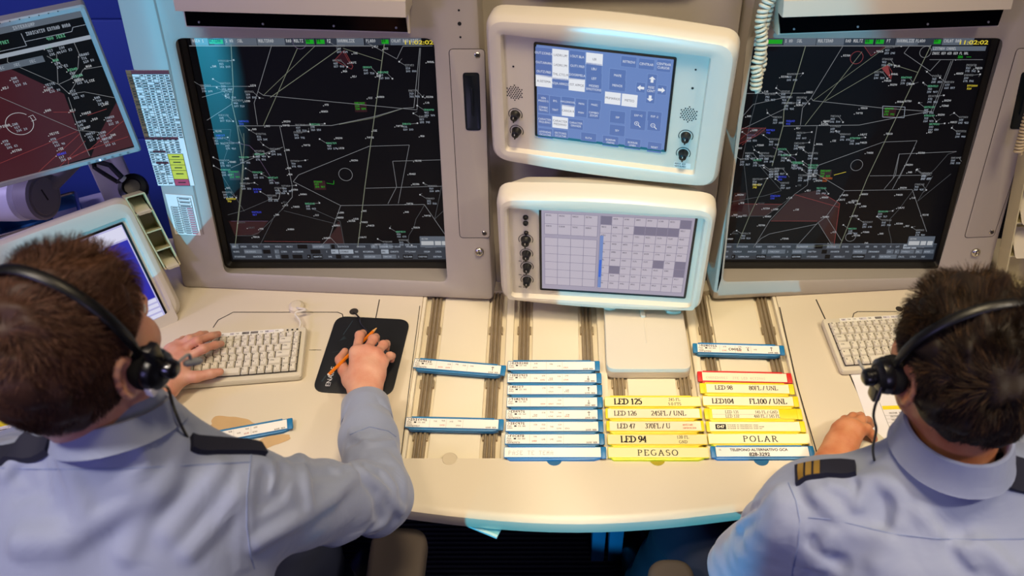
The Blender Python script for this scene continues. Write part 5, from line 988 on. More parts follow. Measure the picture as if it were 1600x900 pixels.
# ------------------------------------------------------------------ office chairs
fabric_brown = mat('chair_armrest', '#4a4038', .75, bump=(300, .2, .0005)); fabric_dark = mat('chair_fabric', '#15161b', .9, bump=(400, .3, .0006))
def chair(label, x, y, rot, arms, sz=.5):
    root = thing('office_chair', label, 'office chair', (x, y, 0)); F = flat(x, y, 0, rot)
    g = MB(); g.prism(F, rrect(.5, .48, .09, 8), sz-.09, sz, 0, .03, 4); g.build('seat', fabric_dark, root)
    g = MB(); fb = Fr(F.p(0, -.27, sz+.10), rot+math.pi, R(-8)); g.prism(fb, rrect(.46, .50, .12, 8, 0, .2), -.05, .03, 0, .025, 4); g.build('backrest', fabric_dark, root)
    g = MB(); g.tube([F.p(0, -.1, sz-.1), F.p(0, -.3, sz-.1), F.p(0, -.345, sz+.1), F.p(0, -.36, sz+.3)], .022, 10); g.build('back_support', black, root)
    for ax_, ay0, ay1, az, aw in arms:
        g = MB(); fa = flat(ax_, (ay0+ay1)/2, az-.03, 0); g.prism(fa, rpoly([(-aw/2*.9, -(ay1-ay0)/2), (aw/2*.9, -(ay1-ay0)/2), (aw/2, (ay1-ay0)/2), (-aw/2, (ay1-ay0)/2)], [.04]*4, 8), 0, .034, 0, .014, 3); a = g.build('armrest', fabric_brown, root)
        g = MB(); s_ = 1 if ax_ > x else -1; g.tube([Vector((ax_, ay0+.12, az-.03)), Vector((ax_, ay0+.1, sz-.03)), Vector((ax_-s_*.06, ay0+.1, sz-.07)), Vector((x+s_*.15, ay0+.1, sz-.08))], .016, 8); g.build('arm_support', black, a)
    g = MB(); g.tube([F.p(0, 0, .09), F.p(0, 0, sz-.08)], .028, 14); g.build('gas_column', black, root)
    for k in range(5):
        an = 2*math.pi*k/5+.3; d = Vector((math.cos(an), math.sin(an), 0)); g = MB(); c = F.p(0, 0, 0); g.tube([c+Vector((0, 0, .10)), c+d*.15+Vector((0, 0, .09)), c+d*.29+Vector((0, 0, .066))], [.026, .022, .014], 10); lg = g.build('base_leg', black, root)
        g = MB(); t = d.cross(Vector((0, 0, 1))); g.tube([c+d*.29+t*.02+Vector((0, 0, .03)), c+d*.29-t*.02+Vector((0, 0, .03))], .03, 16); g.build('caster', black, lg)
chair('office chair with a wide brown armrest under the auburn-haired man', -.66, .48, 0, [(-.305, .55, .945, .66, .115), (-1.01, .55, .90, .66, .1)])
chair('office chair with a narrow brown armrest under the dark-haired man', .60, .46, 0, [(.236, .50, .875, .66, .092), (.96, .5, .86, .66, .092)])
# bits lying under the desk edge
p = at_z(772, 818, DZ-.046)
fx = flat(p.x, p.y+.008, DZ-.0465, R(-24)); fh_ = thing('document_folder', 'clear blue plastic folder sticking out under the desk edge', 'folder', fx.o, M=fx.m())
g = MB(); g.box(fx, -.05, .022, -.03, .15, -.002, .002, 0, .002, .001); g.build('sleeve', mat('folder_plastic', '#7fc6cf', .2), fh_); g = MB(); g.box(fx, -.05, .022, -.034, -.028, -.003, .003, 0, .001, .0005); g.build('spine', mat('folder_edge', '#bfe6ea', .2), fh_)
hose = thing('cable_conduit', 'dark ribbed cable conduit looping under the desk', 'conduit', (.03, 1.20, .6)); g = MB(); pp = [Vector((-.02, 1.30, DZ-.045)), Vector((-.012, 1.24, .45)), Vector((.0, 1.205, .26)), Vector((.024, 1.20, .215)), Vector((.05, 1.205, .26)), Vector((.06, 1.24, .45)), Vector((.068, 1.30, DZ-.045))]
sp = smooth_path(pp, 22); g.tube(sp, [.012+.003*(i % 2) for i in range(len(sp))], 10); g.build('tube', mat('conduit_dark', '#101820', .45), hose)
# ------------------------------------------------------------------ people: one smooth distance field per body
A3 = lambda *p: np.array(p, float)
class Field:
    def __init__(s): s.pr = []; s.disp = []
    def add(s, fn, c, rad, k=.02, op=1): s.pr.append((fn, np.array(c, float), rad, k, op)); return s
    def cone(s, a, b, r1, r2, k=.02, op=1):
        a, b = np.array(a, float), np.array(b, float); d = b-a; L2 = max(d@d, 1e-12)
        def f(P):
            t = np.clip((P-a)@d/L2, 0, 1); return np.linalg.norm(P-a-t[:, None]*d, axis=1)-(r1+(r2-r1)*t)
        return s.add(f, (a+b)/2, math.sqrt(L2)/2+max(r1, r2), k, op)
    def ell(s, c, r, M=None, k=.02, op=1):
        c, r = np.array(c, float), np.array(r, float); M = np.eye(3) if M is None else M      # rows of M: local axes
        def f(P):
            q = (P-c)@M.T; k0 = np.linalg.norm(q/r, axis=1); k1 = np.linalg.norm(q/(r*r), axis=1)
            return k0*(k0-1)/np.maximum(k1, 1e-9)
        return s.add(f, c, max(r), k, op)
    def val(s, P):
        D = np.full(len(P), .5)
        for fn, c, rad, k, op in s.pr:
            near = np.linalg.norm(P-c, axis=1) < rad+.12
            if not near.any(): continue
            d = fn(P[near]); e = D[near]
            if op > 0: h = np.clip(.5+.5*(e-d)/k, 0, 1); D[near] = e*(1-h)+d*h-k*h*(1-h)
            else: h = np.clip(.5-.5*(e+d)/k, 0, 1); D[near] = e*(1-h)-d*h+k*h*(1-h)
        for fn in s.disp: D = D-fn(P)
        return D
    def grad(s, P, e=.002):
        g = np.stack([s.val(P+np.eye(3)[i]*e)-s.val(P-np.eye(3)[i]*e) for i in range(3)], 1); return g/np.maximum(np.linalg.norm(g, axis=1, keepdims=True), 1e-9)
def march(F, x, y, t0=.7):
    """first point of a body met by the line of sight through a photo pixel"""
    d = np.array(view_ray(x, y)); n = np.linalg.norm(d); d /= n; C = np.array([0, 0, CAM_Z]); t = t0
    for _ in range(120):
        v = F.val((C+d*t)[None])[0]
        if v < .0004: break
        t += min(v*.8, .06)
        if t > 3: break
    return C+d*t
def dense_px(pts, step=7.):
    out = []
    for a, b in zip(pts, pts[1:]):
        n = max(1, int(math.hypot(b[0]-a[0], b[1]-a[1])/step)); out += [(a[0]+(b[0]-a[0])*i/n, a[1]+(b[1]-a[1])*i/n) for i in range(n)]
    return out+[pts[-1]]
def march_all(F, px, t0=.7):
    d = np.array([view_ray(x, y) for x, y in px]); d /= np.linalg.norm(d, axis=1, keepdims=True); C = np.array([0, 0, CAM_Z]); t = np.full(len(d), t0)
    for _ in range(70):
        v = F.val(C+d*t[:, None]); t = np.where((v > .0004) & (t < 3), t+np.minimum(v*.85, .06), t)
    return C+d*t[:, None]
def polyline_bump(pts, amp, width):
    pts = np.array(pts, float)
    def f(P):
        out = np.zeros(len(P)); lo, hi = pts.min(0)-3*width, pts.max(0)+3*width; m = ((P > lo) & (P < hi)).all(1)
        if not m.any(): return out
        Q = P[m]; D = np.full(len(Q), 9.)
        for a, b in zip(pts, pts[1:]):
            d = b-a; t = np.clip((Q-a)@d/max(d@d, 1e-12), 0, 1); D = np.minimum(D, np.linalg.norm(Q-a-t[:, None]*d, axis=1))
        out[m] = amp*np.exp(-(D/width)**2); return out
    return f
def ripple(seed, amp, scale, n=7):
    r = np.random.RandomState(seed); K = r.normal(size=(n, 3))*scale; ph = r.uniform(0, 6.28, n)
    return lambda P: amp*np.sin(P@K.T+ph).mean(1)*2
def surface(f, lo, hi, h, nb=8):
    """sparse surface nets: f(points)->distance"""
    lo, hi = np.array(lo, float), np.array(hi, float); H = h*nb; n = np.ceil((hi-lo)/H).astype(int)
    I = np.stack(np.meshgrid(*[np.arange(k) for k in n], indexing='ij'), -1).reshape(-1, 3)
    keep = []
    for s in range(0, len(I), 200000):
        v = f(lo+(I[s:s+200000]+.5)*H); keep.append(I[s:s+200000][np.abs(v) < H*1.0+.012])
    B = np.concatenate(keep); g = np.arange(nb+1); N = np.stack(np.meshgrid(g, g, g, indexing='ij'), -1).reshape(-1, 3)
    S = n*nb+2; cid = []; cv = []; ed = []
    gc = np.stack(np.meshgrid(*[np.arange(nb)]*3, indexing='ij'), -1).reshape(-1, 3)
    off = np.array([[0, 0, 0], [1, 0, 0], [0, 1, 0], [1, 1, 0], [0, 0, 1], [1, 0, 1], [0, 1, 1], [1, 1, 1]])
    E = [(0, 1), (2, 3), (4, 5), (6, 7), (0, 2), (1, 3), (4, 6), (5, 7), (0, 4), (1, 5), (2, 6), (3, 7)]
    ni = lambda a: (a[:, 0]*(nb+1)+a[:, 1])*(nb+1)+a[:, 2]
    corner = np.stack([ni(gc+o) for o in off], 1)
    for s in range(0, len(B), 400):
        b = B[s:s+400]; P = (lo+(b[:, None, :]*nb+N[None])*h); V = f(P.reshape(-1, 3)).reshape(len(b), -1)
        W = V[:, corner]; neg = (W < 0).sum(2); bi, ci = np.nonzero((neg > 0) & (neg < 8))
        if not len(bi): continue
        w = W[bi, ci]; acc = np.zeros((len(bi), 3)); cnt = np.zeros(len(bi))
        for i, j in E:
            m = (w[:, i] < 0) != (w[:, j] < 0); t = w[m, i]/(w[m, i]-w[m, j]); acc[m] += off[i]+(off[j]-off[i])*t[:, None]; cnt[m] += 1
        cell = b[bi]*nb+gc[ci]; cid.append(cell); cv.append(lo+(cell+acc/cnt[:, None])*h)
        ed.append(np.stack([np.where((w[:, 0] < 0) != (w[:, j] < 0), np.where(w[:, 0] < 0, 1, -1), 0) for j in (1, 2, 4)], 1))
    cid, cv, ed = np.concatenate(cid), np.concatenate(cv), np.concatenate(ed)
    key = lambda c: (c[:, 0]*S[1]+c[:, 1])*S[2]+c[:, 2]
    k = key(cid); order = np.argsort(k); ks = k[order]; F = []
    for ax in range(3):
        u, v = [(1, 2), (2, 0), (0, 1)][ax]; m = ed[:, ax] != 0; c = cid[m]; sg = ed[m, ax]; idx = []; ok = np.ones(len(c), bool)
        for du, dv in ((0, 0), (-1, 0), (-1, -1), (0, -1)):
            q = c.copy(); q[:, u] += du; q[:, v] += dv; kk = key(q); p = np.clip(np.searchsorted(ks, kk), 0, len(ks)-1); ok &= ks[p] == kk; idx.append(order[p])
        Q = np.stack(idx, 1)[ok]; s_ = sg[ok]; Q[s_ < 0] = Q[s_ < 0][:, ::-1]; F.append(Q)
    return cv, np.concatenate(F)
def skin_mesh(name, V, Fc, mats, parent=None, M=None, midx=None):
    W = M or (WM[parent.name] if parent else Matrix()); I = np.array(W.inverted()); V = V@I[:3, :3].T+I[:3, 3]
    me = bpy.data.meshes.new(name); me.vertices.add(len(V)); me.vertices.foreach_set('co', V.ravel())
    me.loops.add(Fc.size); me.loops.foreach_set('vertex_index', Fc.ravel().astype(np.int32))
    me.polygons.add(len(Fc)); k = Fc.shape[1]; me.polygons.foreach_set('loop_start', np.arange(0, Fc.size, k, dtype=np.int32))
    me.polygons.foreach_set('use_smooth', np.ones(len(Fc), bool))
    for m in (mats if isinstance(mats, (list, tuple)) else [mats]): me.materials.append(m)
    if midx is not None: me.polygons.foreach_set('material_index', midx.astype(np.int32))
    me.update(); me.validate()
    o = bpy.data.objects.new(name, me); COL.objects.link(o)
    if parent: o.parent = parent
    else: o.matrix_world = W
    WM[o.name] = W; return o
def skin_material(name, base, red, vein=.0):
    m = bpy.data.materials.new(name); m.use_nodes = True; nt = m.node_tree; b = nt.nodes['Principled BSDF']; L = nt.links
    tc = nt.nodes.new('ShaderNodeTexCoord'); n1 = nt.nodes.new('ShaderNodeTexNoise'); n1.inputs['Scale'].default_value = 28; n1.inputs['Detail'].default_value = 5
    mx = nt.nodes.new('ShaderNodeMix'); mx.data_type = 'RGBA'; mx.inputs['A'].default_value = srgb(base); mx.inputs['B'].default_value = srgb(red)
    mr = nt.nodes.new('ShaderNodeMapRange'); mr.inputs['From Min'].default_value = .35; mr.inputs['From Max'].default_value = .75
    L.new(tc.outputs['Object'], n1.inputs['Vector']); L.new(n1.outputs['Fac'], mr.inputs['Value']); L.new(mr.outputs['Result'], mx.inputs['Factor']); L.new(mx.outputs['Result'], b.inputs['Base Color'])
    n2 = nt.nodes.new('ShaderNodeTexNoise'); n2.inputs['Scale'].default_value = 260; n2.inputs['Detail'].default_value = 3; bp = nt.nodes.new('ShaderNodeBump'); bp.inputs['Strength'].default_value = .25; bp.inputs['Distance'].default_value = .0012
    L.new(tc.outputs['Object'], n2.inputs['Vector']); L.new(n2.outputs['Fac'], bp.inputs['Height']); L.new(bp.outputs['Normal'], b.inputs['Normal'])
    b.inputs['Roughness'].default_value = .48; b.inputs['Subsurface Weight'].default_value = .12; b.inputs['Subsurface Radius'].default_value = (.010, .004, .002); b.inputs['Subsurface Scale'].default_value = .6
    return m
def shirt_material():
    m = bpy.data.materials.new('shirt_cotton_blue'); m.use_nodes = True; nt = m.node_tree; b = nt.nodes['Principled BSDF']; L = nt.links
    tc = nt.nodes.new('ShaderNodeTexCoord'); n = nt.nodes.new('ShaderNodeTexNoise'); n.inputs['Scale'].default_value = 14; n.inputs['Detail'].default_value = 2; n.inputs['Distortion'].default_value = 1.2
    n3 = nt.nodes.new('ShaderNodeTexNoise'); n3.inputs['Scale'].default_value = 900; ad = nt.nodes.new('ShaderNodeMath'); ad.operation = 'MULTIPLY_ADD'; ad.inputs[1].default_value = .03
    bp = nt.nodes.new('ShaderNodeBump'); bp.inputs['Strength'].default_value = .5; bp.inputs['Distance'].default_value = .006
    L.new(tc.outputs['Object'], n.inputs['Vector']); L.new(tc.outputs['Object'], n3.inputs['Vector']); L.new(n3.outputs['Fac'], ad.inputs[0]); L.new(n.outputs['Fac'], ad.inputs[2]); L.new(ad.outputs[0], bp.inputs['Height']); L.new(bp.outputs['Normal'], b.inputs['Normal'])
    b.inputs['Base Color'].default_value = srgb('#8f99b6'); b.inputs['Roughness'].default_value = .75; b.inputs['Sheen Weight'].default_value = .25
    return m
shirt_m = shirt_material(); navy = mat('epaulette_navy', '#14162b', .8, bump=(700, .3, .0004)); gold = mat('epaulette_gold', '#b08a3c', .45, .5); trouser_m = mat('trousers_navy', '#141b33', .85, bump=(500, .3, .0005)); seam_m = mat('shirt_seam', '#7f8db4', .8); shoe_m = mat('shoe_black', '#0b0a0a', .35)
def hair_mats(cols): return [mat('hair_'+c[1:], c, .55, spec=.22) for c in cols]

def person(label, skin, hairm, P):
    """P: joints and pose read off the photograph"""
    j = {k: np.array(v, float) for k, v in P['j'].items()}
    psi, th = P['yaw'], P['pitch']; hc = j['head']
    # head axes: right, forward, up
    f0 = A3(math.sin(psi), math.cos(psi), 0); r0 = A3(math.cos(psi), -math.sin(psi), 0); u0 = A3(0, 0, 1)
    fw = f0*math.cos(th)-u0*math.sin(th); upv = np.cross(r0, fw); ro = P.get('roll', 0.); r1 = r0*math.cos(ro)+upv*math.sin(ro); upv = np.cross(r1, fw)
    HM = np.stack([r1, fw, upv]); S = P.get('hs', 1.0)
    H = lambda x, y, z: hc+(r1*x+fw*y+upv*z)*S
    head = Field(); sc_ = lambda *r: [q*S for q in r]
    head.ell(H(0, -.014, .03), sc_(.078, .100, .092), HM, .02); head.ell(H(0, -.04, -.005), sc_(.07, .07, .075), HM, .03); head.ell(H(0, .035, -.045), sc_(.057, .060, .078), HM, .03); head.cone(H(-.018, .072, -.103), H(.018, .072, -.103), .02*S, .02*S, .03)
    for s in (-1, 1):
        head.ell(H(.038*s, .055, -.03), sc_(.028, .03, .03), HM, .02); head.cone(H(.055*s, .01, -.075), H(.02*s, .07, -.1), .014*S, .014*S, .03)
    head.cone(H(-.034, .078, .02), H(.034, .078, .02), .012*S, .012*S, .02)
    for s in (-1, 1): head.ell(H(.031*s, .094, .0), sc_(.018, .013, .011), HM, .012, -1)
    head.cone(H(0, .088, .012), H(0, .113, -.026), .007*S, .0125*S, .012)
    for s in (-1, 1): head.ell(H(.011*s, .102, -.031), sc_(.009, .010, .008), HM, .008)
    head.cone(H(-.017, .088, -.060), H(.017, .088, -.060), .0065*S, .0065*S, .008); head.cone(H(-.014, .087, -.072), H(.014, .087, -.072), .0075*S, .0075*S, .008)
    scalp = Field(); scalp.pr = list(head.pr)
    for s in (-1, 1):    # ears: flared shell with a rim and a hollow
        e = P['ear']; fl = R(28)
        ex = r1*s*math.cos(fl)-fw*math.sin(fl)*1.0; ey = np.cross(upv, ex)*1.0; EM = np.stack([ex/np.linalg.norm(ex), ey/np.linalg.norm(ey), upv])
        c = H(.083*s, -.018, -.010); head.ell(c, sc_(.0075, .019, .033), EM, .008); head.ell(H(.080*s, -.012, -.036), sc_(.007, .011, .012), EM, .008)
        rim = [c+EM[1]*(-.016*math.sin(a))*S*s*0+EM[0]*.004*S+(-fw*math.sin(a)*.017+upv*math.cos(a)*.030)*S for a in np.linspace(-.6, 2.9, 8)]
        for p_, q_ in zip(rim, rim[1:]): head.cone(p_, q_, .0038*S, .0038*S, .004)
        head.ell(c+EM[0]*.010*S+fw*.004*S, sc_(.008, .011, .018), EM, .006, -1)
    body = Field(); body.pr = list(head.pr)
    nb, hn = j['neck'], H(0, -.035, -.06)
    neck = [(nb-(A3(0, .0, .03)), hn, .062*S, .054*S, .03), (nb+A3(0, .03, -.01), H(0, .012, -.085), .05, .045, .03)]
    for a, b, x, y, k in neck: body.cone(a, b, x, y, k)
    shL, shR, pel = j['shL'], j['shR'], j['pelvis']; ax = nb-pel; L = np.linalg.norm(ax); ax /= L
    lat = shR-shL; lat -= ax*(lat@ax); lat /= np.linalg.norm(lat); fr = np.cross(ax, lat); TM = np.stack([lat, ax, fr]); T = lambda x, y, z: pel+lat*x+ax*y*L+fr*z
    def torso(F, g, arm=True):
        F.ell(T(0, .64, .0), (.182+g, .23+g, .112+g), TM, .05); F.ell(T(0, .30, .0), (.172+g, .26+g, .112+g), TM, .06); F.ell(T(0, .02, .0), (.165+g*2, .14+g, .11+g*2), TM, .05)
        F.cone(shL*.86+shR*.14, shR*.86+shL*.14, .062+g, .062+g, .05)
        F.cone(nb-A3(0, .02, .07), nb+A3(0, 0, .0), .066+g, .060+g, .03)
        for s, sh in ((-1, shL), (1, shR)):
            F.cone(nb-A3(0, 0, P.get('trap', .02)), sh*.75+nb*.25+A3(0, 0, .015), .052+g, .052+g, .05); F.ell(T(.085*s, .70, -.045), (.07+g, .10+g, .06+g), TM, .05)
    torso(body, -.006)
    for s in 'LR':
        sh, el, wr = j['sh'+s], j['el'+s], j['wr'+s]; body.cone(sh, el, .056, .043, .03); body.cone(el, el*.45+wr*.55, .044, .038, .03); body.cone(el*.45+wr*.55, wr, .038, .0285, .02)
        hand(body, P['hand'+s], wr)
        hp, kn, an = T(.095 if s == 'R' else -.095, .0, .03), j['kn'+s], j['an'+s]
        body.cone(hp, kn, .070, .050, .03); body.cone(kn, an, .048, .036, .03); body.cone(an-A3(0, 0, .035), an+A3(0, .13, -.068), .024, .016, .02)
    lo = np.min([v for v in j.values()], 0)-.25; hi = np.max([v for v in j.values()], 0)+.27
    V, Fc = surface(body.val, lo, hi, .003)
    Mw = Matrix.Translation(Vector((pel[0], pel[1], 0)))
    root = skin_mesh('person', V, Fc, skin, M=Mw); tag(root, label, 'person')
    # eyes, brows
    for s in (-1, 1):
        g = MB(); f = Fr(H(.031*s, .079, 0)); f.u, f.v, f.n = Vector(r1), Vector(upv), Vector(fw); g.lathe(f, 0, 0, [(.0122*S*math.sin(a), .0122*S*math.cos(a)) for a in np.linspace(math.pi-.05, .62, 9)]+[(.0068*S, .0104*S), (.003*S, .0119*S), (.0004, .0122*S)], 0, 18, ms=[0]*9+[1, 2, 2]); g.build('eye', [mat('eye_white', '#e8e4de', .2), mat('eye_iris', '#4a3a2a', .2), black], root)
        g = MB(); g.tube([H(.014*s, .094, .020), H(.03*s, .0935, .0245), H(.046*s, .083, .019)], [.003, .0042, .002], 8); g.build('eyebrow', hairm[0], root)
    # fingernails
    for s in 'LR':
        for tip, d, r_ in P['hand'+s].get('nails', []):
            pass
    # trousers and shoes
    tr = Field(); tr.ell(T(0, .04, .0), (.19, .15, .135), TM, .05)
    for s in 'LR':
        hp = T(.095 if s == 'R' else -.095, .0, .03); tr.cone(hp, j['kn'+s], .098, .075, .05); tr.cone(j['kn'+s], j['an'+s]+A3(0, -.01, .0), .074, .060, .03)
    tr.disp.append(ripple(5, .004, 30))
    V, Fc = surface(tr.val, lo, hi, .007); skin_mesh('trousers', V, Fc, trouser_m, root)
    for s in 'LR':
        sf = Field(); an = j['an'+s]; sf.ell(an+A3(0, -.02, -.035), (.046, .055, .06), k=.03); sf.ell(an+A3(0, .10, -.06), (.048, .11, .046), k=.03); sf.add(lambda Q, z0=an[2]-.093: Q[:, 2]*0+(Q[:, 2]-z0), an, .4, .004, -1)
        V, Fc = surface(lambda Q: np.maximum(sf.val(Q), (an[2]-.092)-Q[:, 2]), an-.2, an+.25, .006); skin_mesh('shoe', V, Fc, shoe_m, root)
    # shirt
    st = Field(); torso(st, .013)
    for s in 'LR':
        sh, el, wr = j['sh'+s], j['el'+s], j['wr'+s]; w = P['sleeve']; cu = wr+(el-wr)*P.get('cuff', .16)
        st.cone(sh, el, w[0], w[1], .04); st.cone(el, el*.4+cu*.6, w[1]*.98, w[2], .03); st.cone(el*.4+cu*.6, cu+(el-wr)*.06, w[2], w[3], .02)
    base = Field(); base.pr = list(st.pr); hit = lambda q: march(base, *q)
    folds = []
    for pts, amp, wd in P['folds']: folds.append(polyline_bump(march_all(base, dense_px(pts)), max(amp, -.010), wd))
    st.disp = folds+[ripple(P['seed'], .0022, 26), ripple(P['seed']+1, .0011, 70)]
    for s in 'LR':    # soft rings of cloth round the elbow
        sh, el, wr = j['sh'+s], j['el'+s], j['wr'+s]; d1 = (el-sh)/np.linalg.norm(el-sh)
        st.disp.append(lambda Q, el=el, d1=d1, n=ripple(P['seed']+9, .9, 18): .0035*np.sin(((Q-el)@d1)*120+n(Q)*3)*np.exp(-(np.linalg.norm(Q-el, axis=1)/.085)**2))
    cut = nb+A3(0, 0, .035)
    V, Fc = surface(lambda Q: np.maximum(st.val(Q), -((Q-pel)@ax-(-.10))), lo, hi, .0045)
    sh_o = skin_mesh('shirt', V, Fc, shirt_m, root)
    for s in 'LR':    # cuffs
        el, wr = j['el'+s], j['wr'+s]; d = (wr-el)/np.linalg.norm(wr-el); cu = wr+(el-wr)*P.get('cuff', .16); r = P['sleeve'][3]; g = MB(); n1 = np.cross(d, A3(0, 0, 1)); n1 /= np.linalg.norm(n1); n2 = np.cross(n1, d); loops = []
        for q, rr in ((-.052, r+.003), (-.050, r+.0045), (.012, r+.0015), (.014, r-.001), (.012, r-.004), (-.01, r-.005)):
            loops.append([cu+d*q+(n1*math.cos(a)*1.04+n2*math.sin(a)*.94)*rr for a in np.linspace(0, 2*math.pi, 40, endpoint=False)])
        g.loft([[Vector(p) for p in l] for l in loops], 0, False, False); g.build('cuff', shirt_m, sh_o, angle=60)
    # collar
    nd = np.array(P['cn'], float) if 'cn' in P else hn-nb; nd /= np.linalg.norm(nd); c0 = nb+nd*P['collar'][0]; cx = np.cross(fw, nd); cx /= np.linalg.norm(cx); cx = lat-nd*(lat@nd); cx /= np.linalg.norm(cx); cy = np.cross(nd, cx); g = MB(); loops = []; R0 = P['collar'][1]
    for rr, z in ((rr_, z_*P.get('ch', 1.)) for rr_, z_ in ((.000, .040), (.003, .0425), (.007, .041), (.013, .02), (.019, -.004), (.0205, -.006), (.018, -.007), (.010, -.002), (.002, -.004), (-.001, .02))):
        lp = []
        for a in np.linspace(R(-68), R(248), 44):
            fr_ = max(0, math.sin(-a+math.pi))  # more drop towards the throat
            front = max(0, -math.sin(a)) ; lp.append(Vector(c0+cx*math.cos(a)*(R0+rr)*.98-cy*math.sin(a)*(R0+rr)*1.08+nd*(z*(1+.1*front)-front*.012)))
        loops.append(lp)
    g.loft(loops+[loops[0]], 0, False, False, closed=False)
    g.build('collar', shirt_m, sh_o, angle=50)
    # seams
    for pts in P['seams']:
        W_ = march_all(st, dense_px(pts, 5)); g = MB(); g.tube([Vector(p) for p in W_], .0011, 6); g.build('seam', seam_m, sh_o)
    # epaulettes
    for a, b, wd, stripes in P['epaulettes']:
        pa, pb_ = march(st, *a) if len(a) == 2 else A3(*a), march(st, *b) if len(b) == 2 else A3(*b)
        nrm = st.grad((pa*.5+pb_*.5)[None])[0]; u = pb_-pa; Le = np.linalg.norm(u); u /= Le; nrm = nrm-u*(nrm@u); nrm /= np.linalg.norm(nrm); v = np.cross(nrm, u); g = MB(); n = 10; loops = []
        up_ = lambda t, e: pa+u*Le*t+v*e
        for t in np.linspace(0, 1, n):
            row = []; w_ = wd*(1-.25*max(0, t-.8)/.2)
            for e, z in ((-w_/2, 0), (-w_/2, .0095), (w_/2, .0095), (w_/2, 0)):
                base_ = up_(t, e); h0 = -st.val(base_[None])[0]; row.append(Vector(base_+nrm*(max(-.012, min(.02, h0))+z)))
            loops.append(row)
        g.loft(loops, 0); ep = g.build('epaulette', navy, sh_o, angle=40)
        for t0, t1 in stripes:
            g = MB(); ls = []
            for t in (t0, (t0+t1)/2, t1):
                row = []
                for e in np.linspace(-wd*.46, wd*.46, 5):
                    base_ = up_(t, e); h0 = -st.val(base_[None])[0]; row.append(Vector(base_+nrm*(max(-.012, min(.02, h0))+.0103)))
                for e in np.linspace(wd*.46, -wd*.46, 5):
                    base_ = up_(t, e); h0 = -st.val(base_[None])[0]; row.append(Vector(base_+nrm*(max(-.012, min(.02, h0))+.0085)))
                ls.append(row)
            g.loft(ls, 0); g.build('rank_bar', gold, ep)
    # hair
    def loc(Q): return (Q-hc)@HM.T/S
    def hairline(q):   # height of the hairline round the head (local z), from nape to forehead
        az = np.abs(np.arctan2(q[:, 0], -q[:, 1]))   # 0 at the back, pi in front
        return np.interp(az, [0, .5, 1.0, 1.35, 1.6, 1.9, 2.3, 2.7, 3.15], P['hairline'])
    def thick(q): return P['cap'](q)
    rip = ripple(P['seed']+3, .0035, 85)
    def hf(Q): q = loc(Q); return np.maximum(scalp.val(Q)-(thick(q)+rip(Q)*P.get('lump', 1.))*S, (hairline(q)-q[:, 2])*.8*S)
    V, Fc = surface(hf, hc-.19, hc+.19, .0035)
    capV, capF = V, Fc
    rs_ = np.random.RandomState(P['seed']); n = P['nhair']; d = rs_.normal(size=(n*2, 3)); d /= np.linalg.norm(d, axis=1, keepdims=True)
    lo_, hi_ = np.zeros(len(d)), np.full(len(d), .2); c = H(0, -.01, .02)
    for _ in range(14):
        m_ = (lo_+hi_)/2; ins = scalp.val(c+d*m_[:, None]) < 0; lo_ = np.where(ins, m_, lo_); hi_ = np.where(ins, hi_, m_)
    Q = c+d*lo_[:, None]; q = loc(Q); edge = q[:, 2]-hairline(q); kp = edge > rs_.uniform(-.006, .012, len(Q)); Q, q, edge = Q[kp], q[kp], edge[kp]
    N = scalp.grad(Q); Ln, comb, lift, curl = P['comb'](q, rs_); comb = comb@HM; comb -= N*(comb*N).sum(1, keepdims=True); comb /= np.maximum(np.linalg.norm(comb, axis=1, keepdims=True), 1e-6)
    Ln = Ln*np.clip(edge/.02+.35, .3, 1)*S; seg = 5; pts = [Q+N*.001]; dirn = N*lift[:, None]+comb; dirn += rs_.normal(size=dirn.shape)*P['mess']; dirn /= np.linalg.norm(dirn, axis=1, keepdims=True)
    wv = np.stack([ripple(P['seed']+20+i, 1, 60)(Q) for i in range(3)], 1)
    for k in range(seg):
        dirn = dirn+comb*.28*(1-lift[:, None])+wv*curl[:, None]*(.5 if k % 2 else 1); dirn /= np.linalg.norm(dirn, axis=1, keepdims=True)
        p = pts[-1]+dirn*(Ln/seg)[:, None]; v = scalp.val(p)-(.0015+thick(loc(p))*.6*S); p = p-scalp.grad(p)*np.minimum(v, 0)[:, None]; pts.append(p)
    rad = np.linspace(1, .25, seg+1)*P['hr']; m = len(Q); side = np.cross(dirn, N); side /= np.maximum(np.linalg.norm(side, axis=1, keepdims=True), 1e-6); VV = []
    for k, p in enumerate(pts):
        for a in (0, 2.094, 4.189): VV.append(p+(side*math.cos(a)+N*math.sin(a))*rad[k])
    VV = np.stack(VV, 1).reshape(-1, 3); st3 = (seg+1)*3; base_i = np.arange(m)[:, None]*st3; FF = []
    for k in range(seg):
        for a in range(3): b = (a+1) % 3; FF.append(np.concatenate([base_i+k*3+a, base_i+k*3+b, base_i+k*3+3+b, base_i+k*3+3+a], 1))
    FF = np.stack(FF, 1).reshape(-1, 4); mi = np.repeat(np.clip((P['tone'](q, rs_)).astype(int), 0, len(hairm)-1), seg*3)
    AV = np.concatenate([capV, VV]); AF = np.concatenate([capF, FF+len(capV)]); MI = np.concatenate([np.zeros(len(capF)), mi])
    skin_mesh('hair', AV, AF, hairm, root, midx=MI)
    return root, H, (r1, fw, upv), st
